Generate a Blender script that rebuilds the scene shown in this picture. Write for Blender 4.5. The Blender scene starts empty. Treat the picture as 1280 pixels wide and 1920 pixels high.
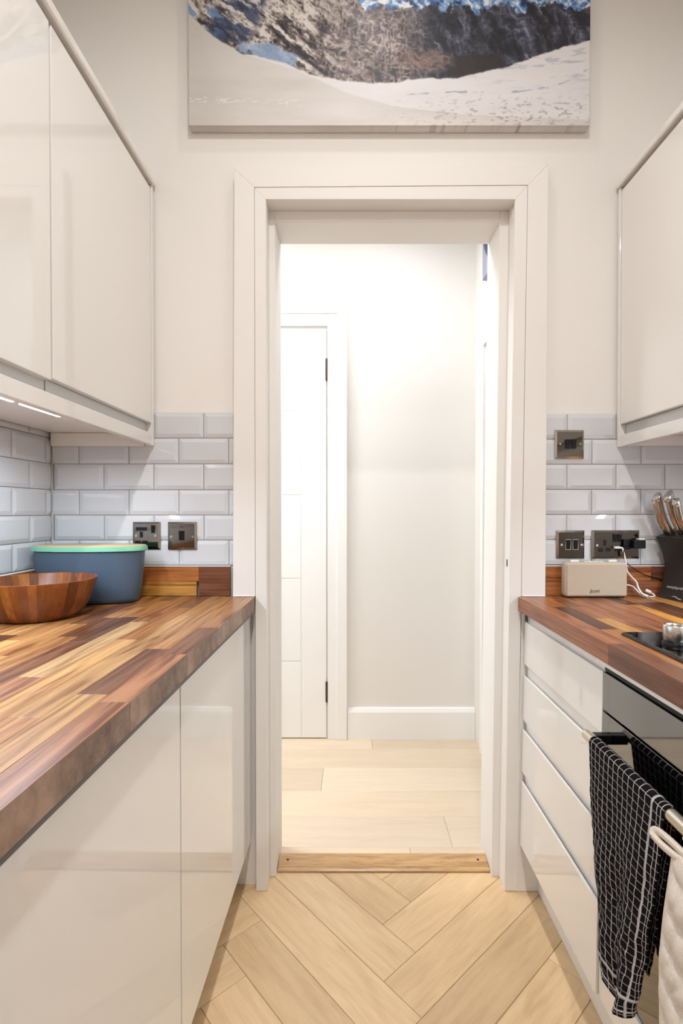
import bpy, bmesh, math, random
import numpy as np
from mathutils import Vector, Matrix

random.seed(7)
SC = bpy.context.scene
COL = SC.collection

# ------------------------------------------------------------------ camera, world, lights, exposure
F_PX, W_PX, H_PX, PITCH = 944.0, 1280, 1920, math.radians(0.7)
cam_d = bpy.data.cameras.new('camera')
cam = bpy.data.objects.new('camera', cam_d); COL.objects.link(cam)
cam.location = (0, -1.574, 1.185)
cam.rotation_euler = (math.pi / 2 - PITCH, 0, 0)
cam_d.sensor_fit = 'AUTO'; cam_d.sensor_width = 36.0
cam_d.lens = F_PX / H_PX * 36.0
cam_d.shift_x = -(660 - 640) / H_PX
cam_d.shift_y = (957 + F_PX * math.tan(PITCH) - 960) / H_PX
cam_d.clip_start = 0.02
SC.camera = cam

world = bpy.data.worlds.new('world'); SC.world = world
world.use_nodes = True
world.node_tree.nodes['Background'].inputs[0].default_value = (0.9, 0.95, 1.0, 1)
world.node_tree.nodes['Background'].inputs[1].default_value = 0.3

SC.view_settings.view_transform = 'Standard'
SC.view_settings.look = 'None'
SC.view_settings.gamma = 1.0
SC.view_settings.use_curve_mapping = False
SC.view_settings.exposure = 0.0


def area(name, loc, size, watts, color, shape='DISK', size_y=None, rot=(0, 0, 0), spread=180):
    l = bpy.data.lights.new(name, 'AREA'); l.energy = watts; l.color = color
    l.shape = shape; l.size = size
    if size_y: l.size_y = size_y
    l.spread = math.radians(spread)
    o = bpy.data.objects.new(name, l); COL.objects.link(o)
    o.location = loc; o.rotation_euler = rot
    return o


WARM = (1.0, 0.982, 0.968)
CEIL = 3.12
for i, (x, y) in enumerate([(0.08, -0.43), (0.08, -1.35), (0.08, -2.3)]):
    area('kitchen_downlight', (x, y, CEIL - 0.012), 0.09, [1.7, 18.5, 18.5][i], WARM, spread=[140, 160, 160][i])
area('hall_ceiling_light', (0.15, 0.42, 2.60), 0.30, 5.5, (0.90, 0.955, 1.0))
area('hall_ceiling_light', (-1.2, 0.50, 2.60), 0.5, 39, (0.90, 0.955, 1.0))
LED_C = (0.72, 0.86, 1.0)
area('under_cabinet_led', (-0.722, -0.75, 1.408), 0.02, 7.2, LED_C, 'RECTANGLE', 0.85, spread=164)
area('under_cabinet_led', (1.0, -0.80, 1.405), 0.02, 6.5, LED_C, 'RECTANGLE', 0.9, spread=150)

# ------------------------------------------------------------------ helpers
ORG = {}


def srgb(r, g, b):
    f = lambda c: (c / 255 / 12.92) if c <= 10.3 else ((c / 255 + 0.055) / 1.055) ** 2.4
    return (f(r), f(g), f(b), 1.0)


def tag(o, label=None, cat=None, group=None, kind=None):
    if label: o['label'] = label
    if cat: o['category'] = cat
    if group: o['group'] = group
    if kind: o['kind'] = kind
    return o


def thing(name, label, cat, loc=(0, 0, 0), rotz=0.0, group=None):
    o = bpy.data.objects.new(name, None); COL.objects.link(o)
    o.location = loc; o.rotation_euler = (0, 0, rotz); o.empty_display_size = 0.05
    ORG[o] = Vector(loc)
    return tag(o, label, cat, group)


def struct_root(name, loc=(0, 0, 0), rotz=0.0):
    o = bpy.data.objects.new(name, None); COL.objects.link(o)
    o.location = loc; o.rotation_euler = (0, 0, rotz)
    ORG[o] = Vector(loc); o['kind'] = 'structure'
    return o


def mesh_from(name, bm, m, smooth=False):
    bmesh.ops.recalc_face_normals(bm, faces=bm.faces)
    me = bpy.data.meshes.new(name); bm.to_mesh(me); bm.free()
    if m: me.materials.append(m)
    if smooth:
        me.polygons.foreach_set('use_smooth', [True] * len(me.polygons))
        try: me.set_sharp_from_angle(angle=math.radians(40))
        except Exception: pass
    return me


def mk(name, bm, m, parent=None, smooth=False, kind=None, label=None):
    """link a bmesh given in world coordinates as one object (child of parent when given)"""
    if parent is not None:
        org = ORG[parent]
        bmesh.ops.translate(bm, verts=bm.verts, vec=-org)
    else:
        if bm.verts:
            c = sum((v.co for v in bm.verts), Vector()) / len(bm.verts)
            zmin = min(v.co.z for v in bm.verts); org = Vector((c.x, c.y, zmin))
        else: org = Vector()
        bmesh.ops.translate(bm, verts=bm.verts, vec=-org)
    o = bpy.data.objects.new(name, mesh_from(name, bm, m, smooth)); COL.objects.link(o)
    if parent is not None: o.parent = parent
    else: o.location = org
    ORG[o] = org
    if kind: o['kind'] = kind
    if label: o['label'] = label
    return o


def place(name, me, parent, loc, rotz=0.0, color=None):
    """a piece with its own local frame, placed relative to the parent's frame"""
    o = bpy.data.objects.new(name, me); COL.objects.link(o)
    o.parent = parent; o.location = loc; o.rotation_euler = (0, 0, rotz)
    if color: o.color = color
    return o


def B(): return bmesh.new()


def box(bm, x0, x1, y0, y1, z0, z1, bev=0.0, seg=2):
    vs = [bm.verts.new((x, y, z)) for z in (z0, z1) for y in (y0, y1) for x in (x0, x1)]
    fs = [bm.faces.new([vs[i] for i in q]) for q in ((0, 2, 3, 1), (4, 5, 7, 6), (0, 1, 5, 4), (2, 6, 7, 3), (0, 4, 6, 2), (1, 3, 7, 5))]
    if bev > 0:
        es = list({e for f in fs for e in f.edges})
        bmesh.ops.bevel(bm, geom=es, offset=bev, segments=seg, profile=0.5, affect='EDGES')
    return bm


def bx(x0, x1, y0, y1, z0, z1, bev=0.0, seg=2): return box(B(), x0, x1, y0, y1, z0, z1, bev, seg)


def extrude_profile(bm, prof, axis, a0, a1, lean=0.0, lean_z=0.0):
    """prof: list of 2-D points, (x,z) for axis 'y', (y,z) for axis 'x', (x,y) for axis 'z'"""
    def P(q, a):
        if axis == 'y': return (q[0] + lean * (q[1] - lean_z), a, q[1])
        if axis == 'x': return (a, q[0], q[1])
        return (q[0], q[1], a)
    A = [bm.verts.new(P(q, a0)) for q in prof]; C = [bm.verts.new(P(q, a1)) for q in prof]
    n = len(prof)
    bm.faces.new(A); bm.faces.new(list(reversed(C)))
    for i in range(n): bm.faces.new([A[i], C[i], C[(i + 1) % n], A[(i + 1) % n]])
    return bm


def frame_for(d):
    d = d.normalized(); up = Vector((0, 0, 1)) if abs(d.z) < 0.95 else Vector((1, 0, 0))
    u = d.cross(up).normalized(); return u, d.cross(u).normalized()


def tube(bm, pts, r, seg=10, cap=True):
    pts = [Vector(p) for p in pts]; rs = r if isinstance(r, (list, tuple)) else [r] * len(pts)
    rings = []
    for i, p in enumerate(pts):
        d = pts[min(i + 1, len(pts) - 1)] - pts[max(i - 1, 0)]
        u, v = frame_for(d)
        if rings:
            pu = rings_u[-1]; u = (pu - d.normalized() * pu.dot(d.normalized())).normalized(); v = d.normalized().cross(u)
            rings_u.append(u)
        else: rings_u = [u]; v = d.normalized().cross(u)
        rings.append([bm.verts.new(p + rs[i] * (math.cos(t) * u + math.sin(t) * v)) for t in [2 * math.pi * k / seg for k in range(seg)]])
    for a, b in zip(rings, rings[1:]):
        for k in range(seg): bm.faces.new([a[k], a[(k + 1) % seg], b[(k + 1) % seg], b[k]])
    if cap: bm.faces.new(list(reversed(rings[0]))); bm.faces.new(rings[-1])
    return bm


def spline(pts, n=8):
    P = [Vector(p) for p in pts]; out = []
    P = [2 * P[0] - P[1]] + P + [2 * P[-1] - P[-2]]
    for i in range(1, len(P) - 2):
        for k in range(n):
            t = k / n
            out.append(0.5 * ((2 * P[i]) + (P[i + 1] - P[i - 1]) * t + (2 * P[i - 1] - 5 * P[i] + 4 * P[i + 1] - P[i + 2]) * t * t + (3 * P[i] - P[i - 1] - 3 * P[i + 1] + P[i + 2]) * t ** 3))
    out.append(P[-2]); return out


def lathe(bm, prof, c, seg=40, axis='z'):
    """prof: (radius, height) list, revolved about z through c"""
    rings = []
    for r, h in prof:
        if r < 1e-6: rings.append([bm.verts.new((c[0], c[1], c[2] + h))])
        else: rings.append([bm.verts.new((c[0] + r * math.cos(2 * math.pi * k / seg), c[1] + r * math.sin(2 * math.pi * k / seg), c[2] + h)) for k in range(seg)])
    for a, b in zip(rings, rings[1:]):
        for k in range(seg):
            k2 = (k + 1) % seg
            if len(a) == 1 and len(b) == 1: continue
            if len(a) == 1: bm.faces.new([a[0], b[k2], b[k]])
            elif len(b) == 1: bm.faces.new([a[k], a[k2], b[0]])
            else: bm.faces.new([a[k], a[k2], b[k2], b[k]])
    return bm


def disc_y(bm, x, z, y0, y1, r, seg=16):
    """short cylinder along y"""
    a = [bm.verts.new((x + r * math.cos(2 * math.pi * k / seg), y0, z + r * math.sin(2 * math.pi * k / seg))) for k in range(seg)]
    b = [bm.verts.new((v.co.x, y1, v.co.z)) for v in a]
    bm.faces.new(a); bm.faces.new(list(reversed(b)))
    for k in range(seg): bm.faces.new([a[k], b[k], b[(k + 1) % seg], a[(k + 1) % seg]])
    return bm


# ------------------------------------------------------------------ materials
def new_mat(name):
    m = bpy.data.materials.new(name); m.use_nodes = True
    nt = m.node_tree; return m, nt, nt.nodes['Principled BSDF']


def N(nt, typ, **kw):
    n = nt.nodes.new(typ)
    for k, v in kw.items():
        if k in n.inputs: n.inputs[k].default_value = v
        else: setattr(n, k, v)
    return n


def plain(name, rgb, rough=0.5, metal=0.0, ior=1.5, bump=0.0, bscale=60.0, coat=0.0, vary=0.0, spec=0.5):
    m, nt, p = new_mat(name)
    p.inputs['Base Color'].default_value = srgb(*rgb); p.inputs['Roughness'].default_value = rough
    p.inputs['Metallic'].default_value = metal; p.inputs['IOR'].default_value = ior
    p.inputs['Coat Weight'].default_value = coat; p.inputs['Coat Roughness'].default_value = 0.05
    p.inputs['Specular IOR Level'].default_value = spec
    tc = N(nt, 'ShaderNodeTexCoord')
    if bump > 0:
        nz = N(nt, 'ShaderNodeTexNoise', Scale=bscale, Detail=4.0)
        nt.links.new(tc.outputs['Object'], nz.inputs['Vector'])
        bp = N(nt, 'ShaderNodeBump', Strength=bump, Distance=0.002)
        nt.links.new(nz.outputs[0], bp.inputs['Height']); nt.links.new(bp.outputs[0], p.inputs['Normal'])
    if vary > 0:
        nz = N(nt, 'ShaderNodeTexNoise', Scale=3.0, Detail=3.0)
        nt.links.new(tc.outputs['Object'], nz.inputs['Vector'])
        mx = N(nt, 'ShaderNodeMix', data_type='RGBA')
        c = srgb(*rgb)
        mx.inputs[6].default_value = (c[0] * (1 - vary), c[1] * (1 - vary), c[2] * (1 - vary), 1)
        mx.inputs[7].default_value = (min(1, c[0] * (1 + vary)), min(1, c[1] * (1 + vary)), min(1, c[2] * (1 + vary)), 1)
        nt.links.new(nz.outputs[0], mx.inputs[0]); nt.links.new(mx.outputs[2], p.inputs['Base Color'])
    return m


def wood(name, rough=0.4, grain=0.45, ring=0.35, stretch=(2.2, 34, 34), coat=0.0, dark=(0.42, 0.30, 0.22), bump=0.12, knots=0.0, pore=0.3):
    """wood with the piece's own colour (object colour) and grain along the piece's local x"""
    m, nt, p = new_mat(name); L = nt.links.new
    tc = N(nt, 'ShaderNodeTexCoord'); oi = N(nt, 'ShaderNodeObjectInfo')
    sc = N(nt, 'ShaderNodeVectorMath', operation='SCALE'); sc.inputs[0].default_value = (53.1, 17.7, 31.3)
    L(oi.outputs['Random'], sc.inputs['Scale'])
    ad = N(nt, 'ShaderNodeVectorMath', operation='ADD')
    L(tc.outputs['Object'], ad.inputs[0]); L(sc.outputs[0], ad.inputs[1])

    def noise(k, scale, detail, rough_, dist):
        mp = N(nt, 'ShaderNodeMapping'); mp.inputs['Scale'].default_value = tuple(a * b for a, b in zip(stretch, k))
        L(ad.outputs[0], mp.inputs['Vector'])
        n = N(nt, 'ShaderNodeTexNoise', Scale=scale, Detail=detail, Roughness=rough_, Distortion=dist)
        L(mp.outputs[0], n.inputs['Vector']); return n.outputs[0]

    def ramp(v, a, b, c, d):
        r = N(nt, 'ShaderNodeMapRange'); r.inputs[1].default_value = a; r.inputs[2].default_value = b
        r.inputs[3].default_value = c; r.inputs[4].default_value = d; L(v, r.inputs[0]); return r.outputs[0]

    def math_(op, a, b, clamp=False):
        n = N(nt, 'ShaderNodeMath', operation=op, use_clamp=clamp)
        for i, v in enumerate((a, b)):
            if isinstance(v, float): n.inputs[i].default_value = v
            else: L(v, n.inputs[i])
        return n.outputs[0]
    n1 = noise((1, 1, 1), 1.6, 8.0, 0.66, 0.5)              # streaks
    n2 = noise((0.8, 0.5, 0.5), 0.9, 1.5, 0.5, 0.3)          # growth rings
    n3 = noise((3.0, 5.0, 5.0), 2.0, 4.0, 0.7, 0.0)          # pores
    rings = ramp(math_('SINE', math_('MULTIPLY', n2, 26.0), 0.0), -1, 1, 0, ring)
    rings = math_('MULTIPLY', rings, ramp(n1, 0.35, 0.65, 0.35, 1.0))
    streak = ramp(n1, 0.40, 0.70, 0, grain)
    pores = ramp(n3, 0.52, 0.72, 0, pore)
    f = math_('ADD', math_('ADD', rings, streak, True), pores, True)
    if knots > 0:
        f = math_('ADD', f, ramp(noise((1.6, 0.35, 0.35), 0.9, 2.0, 0.5, 0.8), 0.60, 0.74, 0, knots), True)
    dk = N(nt, 'ShaderNodeMix', data_type='RGBA', blend_type='MULTIPLY'); dk.inputs[7].default_value = (*dark, 1)
    L(f, dk.inputs[0]); L(oi.outputs['Color'], dk.inputs[6])
    L(dk.outputs[2], p.inputs['Base Color'])
    p.inputs['Roughness'].default_value = rough; p.inputs['Coat Weight'].default_value = coat
    p.inputs['Coat Roughness'].default_value = 0.2
    bp = N(nt, 'ShaderNodeBump', Strength=bump, Distance=0.001)
    L(n1, bp.inputs['Height']); L(bp.outputs[0], p.inputs['Normal'])
    return m


M = {}
M['wall'] = plain('wall_paint', (236, 232, 227), 0.75, bump=0.05, bscale=90)
M['hallwall'] = plain('hall_wall_paint', (234, 230, 225), 0.7, bump=0.04, bscale=90)
M['ceiling'] = plain('ceiling_paint', (236, 234, 230), 0.8, bump=0.03, bscale=80)
M['trim'] = plain('trim_gloss_paint', (236, 232, 227), 0.55, bump=0.06, bscale=35, spec=0.3)
M['halltrim'] = plain('hall_white_paint', (246, 244, 242), 0.35, bump=0.03, bscale=30)
M['gloss'] = plain('gloss_white_door', (236, 232, 227), 0.04, bump=0.006, bscale=4, ior=1.95)
M['satin'] = plain('satin_white_carcass', (234, 230, 225), 0.35, bump=0.02, bscale=40)
M['rail'] = plain('grey_recess_rail', (205, 203, 200), 0.35, bump=0.02)
M['greyrail'] = plain('dark_grey_seal', (92, 90, 88), 0.45, bump=0.02)
M['tile'] = plain('white_glazed_tile', (210, 211, 214), 0.06, bump=0.03, bscale=14, ior=1.55)
M['grout'] = plain('grey_grout', (146, 144, 141), 0.9, bump=0.3, bscale=250, vary=0.15)
M['caulk'] = plain('white_caulk', (222, 219, 215), 0.5, bump=0.1, bscale=60)
M['floorbase'] = plain('dark_floor_joint', (70, 50, 34), 0.8, bump=0.1)
M['stave'] = wood('butcher_block_wood', rough=0.33, grain=0.62, ring=0.55, stretch=(2.8, 66, 66), knots=0.6, pore=0.28, dark=(0.38, 0.26, 0.19))
M['bowlwood'] = wood('acacia_bowl_wood', rough=0.3, grain=0.5, ring=0.3, coat=0.25, stretch=(6, 60, 60))
M['plank'] = wood('oak_floor_wood', rough=0.42, grain=0.30, ring=0.14, stretch=(3.2, 30, 30), dark=(0.58, 0.47, 0.37), bump=0.08, knots=0.22, pore=0.16)
M['hallplank'] = wood('pale_oak_wood', rough=0.35, grain=0.16, ring=0.10, stretch=(1.6, 22, 22), dark=(0.72, 0.62, 0.52), bump=0.05)
M['bamboo'] = plain('bamboo_lid', (206, 176, 134), 0.45, bump=0.15, bscale=120, vary=0.08)
M['mint'] = plain('mint_plastic', (118, 184, 152), 0.4, bump=0.02)
M['blue'] = plain('slate_blue_enamel', (74, 92, 110), 0.42, bump=0.03, bscale=90)
M['nickel'] = plain('black_nickel', (118, 112, 106), 0.06, 1.0, bump=0.006, bscale=5)
M['darkreflnickel'] = plain('black_nickel_dark_reflection', (70, 62, 56), 0.06, 1.0, bump=0.006, bscale=5)  # darker copy for lower right plates; dark room reflection put into the colour
M['glintnickel'] = plain('nickel_bevel_glint', (168, 160, 152), 0.12, 1.0, bump=0.01)  # paler copy for plate bevels; light caught there put into the colour
M['black'] = plain('black_plastic', (9, 9, 10), 0.4, bump=0.02, spec=0.3)
M['screw'] = plain('bright_screw', (200, 198, 192), 0.18, 1.0, bump=0.01)
M['steel'] = plain('brushed_steel', (198, 192, 182), 0.28, 1.0, bump=0.05, bscale=200)
M['bar'] = plain('brushed_champagne_bar', (205, 196, 180), 0.3, 1.0, bump=0.05, bscale=200)
M['glass'] = plain('black_oven_glass', (8, 8, 9), 0.04, ior=2.9, bump=0.004, bscale=3)
M['hob'] = plain('black_hob_glass', (7, 7, 8), 0.04, ior=1.9, bump=0.004, bscale=3)
M['hobrim'] = plain('dark_hob_rim', (62, 60, 60), 0.3, 0.6, bump=0.02)
M['whiteplastic'] = plain('white_plastic', (232, 230, 226), 0.35, bump=0.02)
M['block'] = plain('matt_black_block', (40, 38, 35), 0.42, bump=0.08, bscale=180)
def mottled_edge_mat():  # mottled grey-brown colour for the front face of the left worktop
    m, nt, p = new_mat('mottled_worktop_edge'); L = nt.links.new
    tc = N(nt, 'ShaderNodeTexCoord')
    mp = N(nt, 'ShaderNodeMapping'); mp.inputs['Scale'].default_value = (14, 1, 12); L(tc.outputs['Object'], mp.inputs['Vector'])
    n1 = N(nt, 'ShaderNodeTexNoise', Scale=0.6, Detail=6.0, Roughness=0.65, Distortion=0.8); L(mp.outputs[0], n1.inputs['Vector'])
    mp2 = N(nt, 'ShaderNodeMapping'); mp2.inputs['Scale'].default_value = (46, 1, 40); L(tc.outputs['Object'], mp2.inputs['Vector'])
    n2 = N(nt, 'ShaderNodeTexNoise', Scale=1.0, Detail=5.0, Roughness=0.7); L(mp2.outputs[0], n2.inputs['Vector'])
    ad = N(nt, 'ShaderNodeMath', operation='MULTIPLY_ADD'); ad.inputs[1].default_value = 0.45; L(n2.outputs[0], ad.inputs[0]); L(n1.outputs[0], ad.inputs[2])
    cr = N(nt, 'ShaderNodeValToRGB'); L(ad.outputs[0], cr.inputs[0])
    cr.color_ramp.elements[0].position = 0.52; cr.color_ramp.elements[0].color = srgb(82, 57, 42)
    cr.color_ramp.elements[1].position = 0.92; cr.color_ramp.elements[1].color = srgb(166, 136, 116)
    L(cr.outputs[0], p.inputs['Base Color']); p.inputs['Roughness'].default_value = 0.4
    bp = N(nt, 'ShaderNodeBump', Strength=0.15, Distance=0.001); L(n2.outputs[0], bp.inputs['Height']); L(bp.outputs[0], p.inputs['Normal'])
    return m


M['mottlededge'] = mottled_edge_mat()
M['letter'] = plain('pale_grey_print', (176, 172, 164), 0.5, bump=0.01)
M['badge'] = plain('brown_badge', (128, 108, 94), 0.4, bump=0.02)
M['hinge'] = plain('dark_steel_hinge', (78, 70, 62), 0.35, 0.8, bump=0.03)
M['knife'] = plain('satin_knife_steel', (190, 176, 160), 0.17, 1.0, bump=0.02, bscale=60)
M['knifecap'] = plain('polished_knife_cap', (214, 212, 210), 0.1, 1.0, bump=0.01)
M['speakertop'] = plain('speaker_rubber', (208, 200, 188), 0.6, bump=0.05)


def fabric_mat(name, rgb, scale, strength, rough=0.95):
    m, nt, p = new_mat(name)
    tc = N(nt, 'ShaderNodeTexCoord')
    nz = N(nt, 'ShaderNodeTexNoise', Scale=scale, Detail=3.0, Roughness=0.7)
    nt.links.new(tc.outputs['Object'], nz.inputs['Vector'])
    mx = N(nt, 'ShaderNodeMix', data_type='RGBA'); c = srgb(*rgb)
    mx.inputs[6].default_value = (c[0] * 0.72, c[1] * 0.70, c[2] * 0.68, 1); mx.inputs[7].default_value = (min(1, c[0] * 1.2), min(1, c[1] * 1.2), min(1, c[2] * 1.2), 1)
    nt.links.new(nz.outputs[0], mx.inputs[0]); nt.links.new(mx.outputs[2], p.inputs['Base Color'])
    p.inputs['Roughness'].default_value = rough; p.inputs['Specular IOR Level'].default_value = 0.2
    bp = N(nt, 'ShaderNodeBump', Strength=strength, Distance=0.001)
    nt.links.new(nz.outputs[0], bp.inputs['Height']); nt.links.new(bp.outputs[0], p.inputs['Normal'])
    return m


M['linen'] = fabric_mat('beige_woven_fabric', (196, 180, 160), 420, 0.35)
M['cotton'] = fabric_mat('cream_quilted_cotton', (218, 206, 192), 260, 0.2)


def towel_mat():
    m, nt, p = new_mat('black_towel_white_grid'); L = nt.links.new
    uv = N(nt, 'ShaderNodeUVMap'); uv.uv_map = 'UVMap'
    tc = N(nt, 'ShaderNodeTexCoord')
    nz = N(nt, 'ShaderNodeTexNoise', Scale=75.0, Detail=3.0); L(tc.outputs['Object'], nz.inputs['Vector'])
    fz = N(nt, 'ShaderNodeTexNoise', Scale=650.0, Detail=3.0, Roughness=0.7); L(tc.outputs['Object'], fz.inputs['Vector'])
    sp = N(nt, 'ShaderNodeSeparateXYZ'); L(uv.outputs[0], sp.inputs[0])

    def mt(op, a, b, c=None):
        n = N(nt, 'ShaderNodeMath', operation=op)
        for k, v in enumerate((a, b, c)):
            if v is None: continue
            if isinstance(v, float): n.inputs[k].default_value = v
            else: L(v, n.inputs[k])
        return n.outputs[0]
    wob = mt('MULTIPLY_ADD', fz.outputs[0], 0.13, mt('MULTIPLY', nz.outputs[0], 0.25))
    masks = []
    for ax, pitch, wid in ((0, 0.0182, 0.100), (1, 0.0150, 0.065)):
        fr = mt('FRACT', mt('ADD', mt('DIVIDE', sp.outputs[ax], pitch), wob), 0.0)
        masks.append(mt('LESS_THAN', fr, wid))
    # broad border stripes along the long hem and the short hem
    for ax, at, half in ((0, 0.2375, 0.0020), (0, 0.2625, 0.0010), (1, 0.047, 0.0026), (1, 0.019, 0.0018)):
        d = mt('ABSOLUTE', mt('SUBTRACT', mt('MULTIPLY_ADD', wob, 0.0028, sp.outputs[ax]), at), 0.0)
        masks.append(mt('LESS_THAN', d, half))
    mk_ = masks[0]
    for q in masks[1:]: mk_ = mt('MAXIMUM', mk_, q)
    cut = mt('MULTIPLY', mk_, mt('GREATER_THAN', fz.outputs[0], 0.37))
    mx = N(nt, 'ShaderNodeMix', data_type='RGBA')
    mx.inputs[6].default_value = srgb(24, 21, 23); mx.inputs[7].default_value = srgb(198, 192, 192)
    L(cut, mx.inputs[0]); L(mx.outputs[2], p.inputs['Base Color'])
    p.inputs['Roughness'].default_value = 1.0; p.inputs['Specular IOR Level'].default_value = 0.08
    bp = N(nt, 'ShaderNodeBump', Strength=0.9, Distance=0.002)
    L(mt('SUBTRACT', fz.outputs[0], mt('MULTIPLY', mk_, 0.7)), bp.inputs['Height']); L(bp.outputs[0], p.inputs['Normal'])
    return m


M['towel'] = towel_mat()


def print_mat(name, rough=0.45, tint=1.0):
    m, nt, p = new_mat(name)
    at = N(nt, 'ShaderNodeAttribute'); at.attribute_name = 'print'
    nt.links.new(at.outputs['Color'], p.inputs['Base Color'])
    p.inputs['Roughness'].default_value = rough
    tc = N(nt, 'ShaderNodeTexCoord'); nz = N(nt, 'ShaderNodeTexNoise', Scale=600.0, Detail=1.0)
    nt.links.new(tc.outputs['Object'], nz.inputs['Vector'])
    bp = N(nt, 'ShaderNodeBump', Strength=0.25, Distance=0.0006)
    nt.links.new(nz.outputs[0], bp.inputs['Height']); nt.links.new(bp.outputs[0], p.inputs['Normal'])
    return m


M['print'] = print_mat('canvas_print', 0.5)


def emit(name, rgb, s):
    m, nt, p = new_mat(name)
    p.inputs['Base Color'].default_value = (0.8, 0.8, 0.8, 1)
    p.inputs['Emission Color'].default_value = (*rgb, 1); p.inputs['Emission Strength'].default_value = s
    return m


M['led'] = emit('led_strip_glow', (0.9, 0.95, 1.0), 6.0)

# ------------------------------------------------------------------ room shell
LROT = -0.010          # the left run stands half a degree out of square
Lpt = (-0.30, 0.0)

bm = B()
box(bm, -1.05, -0.27, 0.008, 0.17, 0, CEIL)
box(bm, 0.51, 1.25, 0.008, 0.17, 0, CEIL)
box(bm, -0.27, 0.51, 0.008, 0.17, 2.17, CEIL)
wall_back = mk('wall_back', bm, M['wall'], kind='structure')

wl = struct_root('wall_left', (-0.946, 0.006, 0), LROT)
mk('plaster', bx(-1.046, -0.946, -3.42, 0.006, 0, CEIL), M['wall'], wl)
wall_right = mk('wall_right', bx(1.158, 1.258, -3.42, 0.006, 0, CEIL), M['wall'], kind='structure')
wall_rear = mk('wall_rear', bx(-1.1, 1.26, -3.52, -3.42, 0, CEIL), M['wall'], kind='structure')
ceiling = mk('ceiling', bx(-1.1, 1.26, -3.45, 0.17, CEIL, CEIL + 0.1), M['ceiling'], kind='structure')

# kitchen floor: slab with every herringbone plank laid on it
floor = struct_root('floor', (0, 0, 0))
mk('slab', bx(-1.1, 1.26, -3.45, 0.14, -0.1, -0.010), M['floorbase'], floor)
UW = 0.1235
a_dir = Vector((math.sin(math.radians(137.7)), math.cos(math.radians(137.7)), 0))
b_dir = Vector((math.sin(math.radians(-132.3)), math.cos(math.radians(-132.3)), 0))
A0, B0 = 0.1675, 0.0345


def clip_poly(poly, x0, x1, y0, y1):
    for ax, lim, s in ((0, x0, 1), (0, x1, -1), (1, y0, 1), (1, y1, -1)):
        out = []
        for i in range(len(poly)):
            p, q = poly[i], poly[(i + 1) % len(poly)]
            ip, iq = s * (p[ax] - lim) >= 0, s * (q[ax] - lim) >= 0
            if ip: out.append(p)
            if ip != iq:
                t = (lim - p[ax]) / (q[ax] - p[ax]); out.append((p[0] + t * (q[0] - p[0]), p[1] + t * (q[1] - p[1])))
        poly = out
        if not poly: return []
    return poly


OAK = [(229, 199, 157), (225, 194, 152), (232, 203, 162), (227, 196, 154), (222, 191, 149), (231, 201, 160)]
rnd = random.Random(3)


def plank_piece(poly, ldir, start, col, region, top, thick, parent, mat_, name):
    poly = clip_poly(poly, *region)
    if len(poly) < 3: return
    area_ = abs(sum(poly[i][0] * poly[(i + 1) % len(poly)][1] - poly[(i + 1) % len(poly)][0] * poly[i][1] for i in range(len(poly)))) / 2
    if area_ < 0.0004: return
    ang = math.atan2(ldir.y, ldir.x); ca, sa = math.cos(-ang), math.sin(-ang)
    loc = [((x - start.x) * ca - (y - start.y) * sa, (x - start.x) * sa + (y - start.y) * ca) for x, y in poly]
    jit = rnd.uniform(0.97, 1.03)
    bmm = B(); vs = [bmm.verts.new((x, y, 0)) for x, y in loc]
    f = bmm.faces.new(vs)
    r = bmesh.ops.extrude_face_region(bmm, geom=[f]); up = [g for g in r['geom'] if isinstance(g, bmesh.types.BMVert)]
    bmesh.ops.translate(bmm, verts=up, vec=(0, 0, thick))
    tops = [e for e in bmm.edges if all(v.co.z > thick / 2 for v in e.verts)]
    bmesh.ops.bevel(bmm, geom=tops, offset=0.0011, segments=1, affect='EDGES')
    place(name, mesh_from(name, bmm, mat_), parent, (start.x, start.y, top - thick), ang, srgb(*[min(255, c * jit) for c in col]))


region = (-0.42, 0.62, -2.2, 0.068)
seen = set()
GP = 0.0005
for j in range(-24, 26):
    for k in range(-5, 6):
        for typ in 'AB':
            if typ == 'A':
                i0, i1, q0, q1 = j + 1 - 5 + 5 * 2 * 0, j + 1, j, j + 1
            else:
                i0, i1, q0, q1 = j, j + 1, j - 5, j
            i0 += 5 * k; i1 += 5 * k; q0 -= 5 * k; q1 -= 5 * k
            a0, a1, b0, b1 = A0 + i0 * UW + GP, A0 + i1 * UW - GP, B0 + q0 * UW + GP, B0 + q1 * UW - GP
            key = (typ, i0, q0)
            if key in seen: continue
            seen.add(key)
            cs = [a_dir * a + b_dir * b for a, b in ((a0, b0), (a1, b0), (a1, b1), (a0, b1))]
            if max(c.x for c in cs) < region[0] or min(c.x for c in cs) > region[1] or max(c.y for c in cs) < region[2] or min(c.y for c in cs) > region[3]: continue
            ld = a_dir if typ == 'A' else b_dir
            plank_piece([(c.x, c.y) for c in cs], ld, cs[0], rnd.choice(OAK), region, 0.0, 0.010, floor, M['plank'], 'plank')

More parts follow.
